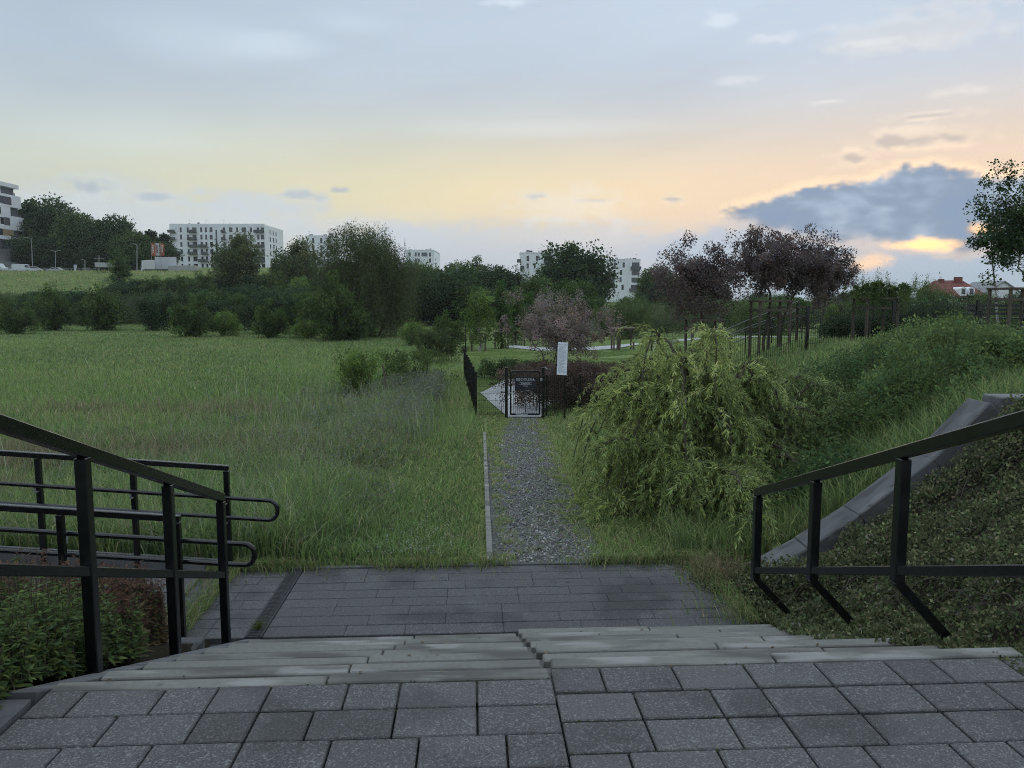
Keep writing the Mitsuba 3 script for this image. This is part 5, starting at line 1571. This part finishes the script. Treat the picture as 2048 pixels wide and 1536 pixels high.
tower('left one of two white tower blocks in the middle distance, half behind the large tree', 297, 1040, 1105, 508, 590,
      [(1053, 1058, 513, 523.5), (1071.5, 1076, 513, 523.5), (1089, 1103, 513, 524.5), (1053, 1057.5, 528, 538), (1067, 1071, 528, 538), (1089, 1103, 528, 539)], 13, ((1034, 1042, 525), (1041, 1048, 538), (1087, 1105, 526)))
tower('right one of two white tower blocks in the middle distance, with a glazed corner', 310, 1213, 1279, 521, 605,
      [(1226, 1230.5, 526, 536), (1244, 1248.5, 526, 536), (1262.5, 1277, 526, 537), (1225.5, 1230, 541, 551), (1239, 1243, 541, 551), (1262, 1277, 541, 551.5), (1215.5, 1228.5, 554.5, 566), (1238, 1242.5, 555, 565), (1262, 1277, 556, 566), (1224, 1229, 570, 580), (1242, 1247, 570, 580), (1261, 1276, 570, 580)], 14, ((1213, 1231, 552), (1260, 1280, 539), (1258, 1277, 582)))
tower('white block partly hidden behind the tall sparse tree', 390, 613, 668, 474, 560, [(a, a + 4.5, y, y + 9.5) for a in (626, 642, 655) for y in (478, 492, 506, 520)], 14, ((607, 616, 490), (607, 616, 505)))
tower('low white roofline showing over the trees left of the towers', 430, 812, 868, 502, 560, [(a, a + 4, y, y + 8) for a in (818, 830, 836, 858) for y in (506, 518)] + [(843, 855, 506, 514)], 36, ())

# building with the number 51 at the left edge: its long side runs away from the viewer
t1 = thing('apartment_building', 'white banded apartment building with the number 51 at the left edge', 'building')
XF = -142.0
yend = lambda px: (FPX * -XF / (1024 - px) + 2.2) / 0.994
zz_ = lambda y, Yv=225.0: EYE + (602 - y) * Yv / FPX
YS = 190.0


def band(name, ytop, ybot, px, mat, inset=0.0, label=None):
    z0, z1 = zz_(ybot), zz_(ytop)
    return put(name, ([*map(lambda p: p, [])] and None) or (lambda m: m)(cuboid(XF - 14, XF - inset, YS, yend(px), z0, z1, 0.03)), mat, t1, label=label)


def pane(ya, yb, pa, pb2, mat, proud=0.02, name='window', parent=None, frame=True):
    m = cuboid(XF - 0.25, XF + proud, yend(pa), yend(pb2), zz_(yb), zz_(ya), 0.01)
    w = put(name, m, mat, parent or t1)
    if frame and mat == 'window_glass':
        a0, a1 = yend(pa), yend(pb2)
        put('frame', join(cuboid(XF + .03, XF + .08, a0 - .06, a0 + .06, zz_(yb), zz_(ya), .005), cuboid(XF + .03, XF + .08, a1 - .06, a1 + .06, zz_(yb), zz_(ya), .005), cuboid(XF + .03, XF + .08, a0 + .063, a1 - .063, (zz_(ya) + zz_(yb)) / 2 - .05, (zz_(ya) + zz_(yb)) / 2 + .05, .005)), 'charcoal_cladding', w)
    return w


band('roof_slab', 375, 383, 43, 'white_render')
band('storey', 383.1, 397, 36, 'white_render', 0.6)
band('white_band', 397.1, 420.9, 45.5, 'white_render')
band('storey', 421, 437.9, 41, 'charcoal_cladding', 0.5)
wb = band('white_band', 438, 464.9, 49, 'white_render')
band('storey', 465, 477.9, 41, 'charcoal_cladding', 0.5)
band('white_band', 478, 484.9, 50, 'white_render', -0.3)
band('storey', 485, 503.9, 42, 'charcoal_cladding', 0.1)
band('stone_base', 504, 516.9, 50, 'stone_cladding', -0.4)
band('terrace_wall', 517, 530, 60, 'stone_cladding', -2.5)
band('terrace_wall', 530.1, 552, 70, 'stone_cladding', -5.0)
put('panel', cuboid(XF - .4, XF - .45, YS, yend(23), zz_(437.8), zz_(421.1), .01) if False else cuboid(XF - 0.6, XF + 0.004, YS, yend(23), zz_(437.8), zz_(421.1), .01), 'white_render', t1)
put('panel', cuboid(XF - .6, XF - .02, yend(5), yend(27), zz_(477.6), zz_(465.2), .01), 'painted', t1, (0.36, 0.27, 0.17), label='light wooden cladding panel')
put('panel', cuboid(XF - .7, XF - 0.55, yend(10), yend(35), zz_(396.8), zz_(384), .01), 'charcoal_cladding', t1)
put('panel', cuboid(XF - .2, XF + 0.02, yend(6), yend(26), zz_(417), zz_(402), .01), 'charcoal_cladding', t1)
put('panel', cuboid(XF - .2, XF + 0.02, yend(9), yend(20.5), zz_(457), zz_(442), .01), 'charcoal_cladding', t1)
for ya, yb, pa, pb2 in ((402, 416, -6, 5.6), (424, 437, -8, 3), (443, 456, 1.5, 8), (466, 477, -8, 4.5), (487, 499, 5, 11)):
    pane(ya, yb, pa, pb2, 'window_glass')
put('balcony_railing', cuboid(XF - 0.7, XF - .62, yend(36.2), yend(38.5), zz_(397), zz_(391.5), .01), 'charcoal_cladding', t1)
put('balcony_railing', cuboid(XF - 0.55, XF - 0.3, yend(41.2), yend(46), zz_(437.9), zz_(433), .01), 'charcoal_cladding', t1)
m = meshkit.text_mesh('51', 1.05, 0.05, bold=True)
v = np.array(m.vertices); v[:, 0] -= v[:, 0].min()
m51 = (np.stack([XF + v[:, 2] + 0.002, yend(39) + v[:, 0] * 1.55, zz_(453.5) + v[:, 1]], -1), np.array(m.faces))
put('house_number', m51, 'painted', t1, (0.03, 0.03, 0.035), label='dark number 51')
for k_ in range(9):
    put('name_letter', cuboid(XF + .002, XF + .04, yend(33) + k_ * 0.37, yend(33) + k_ * .37 + .27, zz_(457.2), zz_(455.6), .004), 'painted', t1, (0.04, 0.05, 0.05))

# red roofed house and its pale neighbour
Y = 130.0
m_ = Y / FPX
hs = thing('house', 'white house with a red tiled roof and two round topped dormers', 'house')
O = at(1884, 612, Y); fm = frame_map(O, 0.0)
W, He = 80 * m_, 21 * m_
facade(hs, fm, W, He, 9, [(W * .30, W * .30 + 1.0, 0.3, 1.5), (W * .62, W * .62 + 1.0, .3, 1.5)])
z1 = 52 * m_
rf = put('roof', fm((np.array([[-.5, -.6, He], [W + .5, -.6, He], [W - 1.0, 4.5, z1], [1.0, 4.5, z1], [-.5, 9.6, He], [W + .5, 9.6, He], [-.5, -.6, He - .2], [W + .5, -.6, He - .2], [W + .5, 9.6, He - .2], [-.5, 9.6, He - .2]]),
    np.array([[0, 1, 2], [0, 2, 3], [1, 5, 2], [4, 0, 3], [5, 4, 3], [5, 3, 2], [6, 7, 1], [6, 1, 0], [7, 8, 5], [7, 5, 1], [8, 9, 4], [8, 4, 5], [9, 6, 0], [9, 0, 4], [6, 9, 8], [6, 8, 7]]))), 'roof_tile', hs)
put('chimney', fm(cuboid(W * .60, W * .60 + 1.1, 3.4, 4.2, z1 - .8, z1 + .55)), 'roof_tile', rf)
put('chimney', fm(cuboid(W * .2, W * .2 + .8, 3.6, 4.2, z1 - .8, z1 + .2)), 'roof_tile', rf)
for u in (.46, .66):
    an = np.linspace(0, math.pi, 9)
    prof = Polygon([(W * u - .55, He - .1)] + [(W * u + .55 * -math.cos(q), He + .9 + .5 * math.sin(q)) for q in an] + [(W * u + .55, He - .1)])
    mm = trimesh.creation.extrude_polygon(prof, 2.6, engine='earcut')
    vv = np.array(mm.vertices)
    d_ = put('dormer', fm((np.stack([vv[:, 0], 2.0 - vv[:, 2], vv[:, 1]], -1), np.array(mm.faces))), 'white_render', hs)
    put('pane', fm(cuboid(W * u - .3, W * u + .3, -.64, -.604, He + .2, He + 1.1, .01)), 'window_glass', d_)
hs = thing('house', 'pale gabled house beside the red roofed house, mostly behind the birch', 'house')
O = at(1958, 612, 142); fm = frame_map(O, 0.0)
g = trimesh.creation.extrude_polygon(Polygon([(0, 0), (7, 0), (7, 2.6), (4.2, 4.4), (0, 1.8)]), 9, engine='earcut')
vv = np.array(g.vertices)
put('wall', fm((np.stack([vv[:, 0], 9 - vv[:, 2], vv[:, 1]], -1), np.array(g.faces))), 'white_render', hs)
put('roof', fm(join(bar((-.4, 4.5, 1.62), (4.2, 4.5, 4.5), 9.8, .16, b=.01), bar((4.2, 4.5, 4.5), (7.4, 4.5, 2.42), 9.8, .16, b=.01))), 'stone_cladding', hs)

# ------------------------------------------------------------------ parked vehicles and street furniture on the embankment
wheel_m = lambda x, y, z, r, w: tube([(x, y - w / 2, z), (x, y + w / 2, z)], r, 14)


def vehicle(name, label, px, Y, kind, colour, rot=0.0, base=None):
    p = at(px, 548, Y)
    z = float(ground_z(p[0], Y)) if base is None else base
    t = thing(name, label, {'car': 'car', 'van': 'van', 'box': 'truck'}[kind], )
    fm = frame_map((p[0], Y, z), rot)
    ext = lambda poly, w: (lambda m: (np.stack([np.array(m.vertices)[:, 0], np.array(m.vertices)[:, 2] - w / 2, np.array(m.vertices)[:, 1]], -1), np.array(m.faces)[:, ::-1]))(trimesh.creation.extrude_polygon(Polygon(poly), w, engine='earcut'))
    if kind == 'car':
        body = [(-2.1, .30), (-2.15, .75), (-1.95, .92), (-1.2, 1.0), (-.6, 1.46), (.7, 1.48), (1.45, 1.0), (2.0, .85), (2.15, .6), (2.1, .28)]
        win = [(-1.0, 1.02), (-.55, 1.38), (.62, 1.40), (1.2, 1.02)]
        wx, w, hl = (-1.35, 1.35), 1.75, 2.1
    elif kind == 'van':
        body = [(-2.5, .35), (-2.5, 2.1), (-2.3, 2.25), (1.1, 2.25), (1.75, 1.35), (2.45, 1.1), (2.55, .4)]
        win = [(.35, 1.35), (.4, 2.0), (1.0, 2.02), (1.5, 1.38)]
        wx, w, hl = (-1.6, 1.7), 1.95, 2.5
    else:
        body = [(1.6, .5), (1.6, 2.35), (2.6, 2.3), (2.95, 1.4), (3.05, .5)]
        win = [(2.0, 1.45), (2.0, 2.1), (2.5, 2.1), (2.75, 1.45)]
        wx, w, hl = (-1.6, 2.2), 2.0, 3.0
        put('cargo_box', fm(cuboid(-3.0, 1.5, -1.1, 1.1, .9, 3.25, .03)), 'painted', t, colour)
        for sy in (-1, 1): put('rear_door', fm(cuboid(-3.05, -3.004, sy * .53 - .5, sy * .53 + .5, .95, 3.2, .01)), 'painted', t, tuple(np.array(colour) * .9))
        put('chassis', fm(cuboid(-2.9, 2.8, -.8, .8, .5, .88, .02)), 'charcoal_cladding', t)
    put('cab' if kind == 'box' else 'body', fm(ext(body, w)), 'painted', t, colour)
    for sy in (-1, 1):
        put('side_window', fm((lambda m: (m[0] + [0, sy * (w / 2 + .004), 0], m[1]))(ext(win, .02))), 'window_glass', t)
        for x_ in wx:
            put('wheel', fm(wheel_m(x_, sy * (w / 2 - .08), .33, .33, .2)), 'charcoal_cladding', t)
        put('headlight', fm(cuboid(hl - .12, hl + .06, sy * w * .36 - .16, sy * w * .36 + .16, .66, .80, .02)), 'window_glass', t)


WH, SIL, BLK, NAVY = (0.62, 0.64, 0.68), (0.42, 0.44, 0.47), (0.02, 0.02, 0.024), (0.025, 0.03, 0.045)
vehicle('parked_van', 'tall white delivery van cut by the left edge of the photo', -6, 200, 'van', WH)
vehicle('parked_car', 'white estate car right of the cut off delivery van', 24, 202, 'car', WH, 0.5)
vehicle('parked_van', 'white compact van in the middle of the row of white vehicles', 47, 203, 'van', WH, 0.55)
vehicle('parked_car', 'white car at the right end of the row of white vehicles', 68, 201, 'car', (0.58, 0.61, 0.66), 0.5)
vehicle('parked_car', 'dark car right of the row of white vehicles', 88, 206, 'car', NAVY, 0.4)
vehicle('parked_car', 'silver car right of the dark car near the double lamp', 112, 204, 'car', SIL, 0.15)
vehicle('parked_car', 'dark car with a pale front far along the parking fence', 172, 208, 'car', BLK, -1.0)
vehicle('box_truck', 'white box truck seen from its rear corner below the banners', 296, 205, 'box', (0.64, 0.65, 0.66), math.radians(128))


def lamp(label, px, ytop, ybase, Y, kind):
    t = thing('street_lamp', label, 'street lamp')
    p, q = at(px, ybase, Y), at(px - (2 if kind == 'arm' else 0), ytop, Y)
    p[2] = min(p[2], float(ground_z(p[0], Y)))
    put('pole', tube([p, q], [0.10, 0.06], 8), 'galvanised', t, smooth=30)
    arms = {'arm': [(-1.5, .25)], 'double': [(-.75, .35), (.75, .35)], 'cross': [(-.7, -.9), (.7, -.9)], 'none': [(-.5, .0)]}[kind]
    for dx, dz in arms:
        s_ = q + ([0, 0, -1.0] if kind == 'cross' else [0, 0, 0])
        e = s_ + [dx, 0, .25 if kind != 'cross' else .1]
        put('arm', tube([s_, e], 0.045, 6), 'galvanised', t)
        put('lamp_head', block(e[0] + math.copysign(.25, dx), e[1], e[2], .6, .22, .1, 0, .02), 'galvanised', t)


lamp('tall street lamp with one arm beside the number 51 building', 65, 477, 540, 205, 'arm')
lamp('street lamp with two raised arms in front of the left wood', 111, 503, 548, 202, 'double')
lamp('short street lamp near the shelter, single head', 170, 521, 548, 205, 'none')
lamp('lamp post with a low cross arm behind the small shelter', 198, 510, 545, 200, 'cross')
lamp('plain tall lamp post left of the white box truck', 274, 490, 550, 195, 'none')

for i, (px, col, lb) in enumerate(((303, (0.42, 0.13, 0.075), 'left orange banner flag on its pole below the wood'), (311, (0.62, 0.60, 0.62), 'white banner flag between two orange ones'), (321, (0.42, 0.13, 0.075), 'right orange banner flag nearest the apartment block'))):
    Y = 204 + i
    t = thing('banner_flag', lb, 'flag')
    p = at(px - 1, 486, Y); g_ = float(ground_z(p[0], Y))
    put('pole', tube([(p[0], Y, g_ - .2), (p[0], Y, p[2] + .1)], .05, 8), 'galvanised', t)
    uu, vv = np.meshgrid(np.linspace(0, 1, 5), np.linspace(0, 1, 9))
    L = 24 * Y / FPX
    pts = np.stack([p[0] + .07 + uu * 0.95, Y + .08 * np.sin(uu * 5 + vv * 4 + i), p[2] - vv * L - uu * .15], -1).reshape(-1, 3)
    cl = put('cloth', (pts, grid_faces(9, 5)), 'matt', t, col)
    ink = (0.62, 0.58, 0.56) if i != 1 else (0.25, 0.14, 0.14)
    for k_ in range(5):
        put('letter', block(p[0] + .52, Y - .14, p[2] - L * (.22 + .13 * k_), .42, .012, .28, 0, .004), 'matt', cl, ink)

t = thing('parking_shelter', 'small open shelter with a pale metal roof on the embankment', 'shelter')
p = at(211, 555, 182); g_ = p[2]
put('roof', block(p[0], 182, g_ + 2.85, 3.3, 2.6, 1.05, 0, .03), 'galvanised', t)
for dx in (-1.3, .2, 1.5):
    for dy in (-1, 1): put('post', block(p[0] + dx, 182 + dy, g_ + .8, .12, .12, 3.2), 'timber', t)
t = thing('site_fence', 'white panel fence in front of the large apartment block', 'fence')
for k_ in range(7):
    p = at(313 + 6.1 * k_, 520, 208)
    put('panel', block(p[0], 208, p[2] - .8, .88, .06, 3.2, 0, .01), 'painted', t, (0.55, 0.57, 0.62))
lab(put('site_trailer', join(*[cuboid(*(lambda a, b: (a[0], b[0], 206, 209, a[2] - 2.2, a[2]))(at(336, 531, 206), at(389, 531, 206)))]), 'painted', color=(0.36, 0.36, 0.36)), 'long pale grey trailer right of the white box truck', 'trailer')
t = thing('parking_sign', 'small white and blue sign on a post at the edge of the parking area', 'sign')
p = at(151, 533, 190); g_ = float(ground_z(p[0], 190))
put('post', block(p[0], 190, (g_ + p[2]) / 2, .07, .07, p[2] - g_ + .4), 'galvanised', t)
put('board', block(p[0], 189.94, p[2], .75, .04, .8, 0, .01), 'painted', t, (0.45, 0.48, 0.58))
put('board', block(p[0] - .1, 189.94, p[2] - 1.0, .55, .04, 1.0, 0, .01), 'painted', t, (0.66, 0.67, 0.68))
t = thing('parking_fence', 'thin metal fence along the rear of the parking area', 'fence')
P = [at(px, 537, 209) for px in range(78, 206, 8)]
for p in P: put('post', block(p[0], 209, p[2] - .6, .06, .06, 1.5), 'galvanised', t)
for dz in (0, -.5): put('rail', bar(P[0] + [0, 0, dz], P[-1] + [0, 0, dz], .05, .06), 'galvanised', t)
t = thing('lantern_bollard', 'pale round topped bollard among the dark rose shrubs', 'bollard')
p = at(1829, 584, 30)
put('base', tube([(p[0], 30, p[2] - 1.6), (p[0], 30, p[2] - .22)], .09, 12), 'painted', t, (0.35, 0.35, 0.34))
put('head', tube([(p[0], 30, p[2] - .219), (p[0], 30, p[2] - .16), (p[0], 30, p[2] - .06), (p[0], 30, p[2])], [.13, .12, .11, .05], 12), 'painted', t, (0.42, 0.42, 0.40))

# ------------------------------------------------------------------ haze: a closed box of thin air round everything
scene['haze_air'] = {'type': 'homogeneous', 'albedo': rgb(0.95, 0.95, 0.95), 'sigma_t': 0.0002}
scene['haze'] = {'type': 'cube', 'to_world': T().translate([0, 1000, 25]).scale([1600, 1300, 45]), 'bsdf': {'type': 'null'}, 'interior': {'type': 'ref', 'id': 'haze_air'}}
scene['camera']['medium'] = {'type': 'ref', 'id': 'haze_air'}
lab('haze', 'thin evening haze in the air over the meadow', kind='stuff')
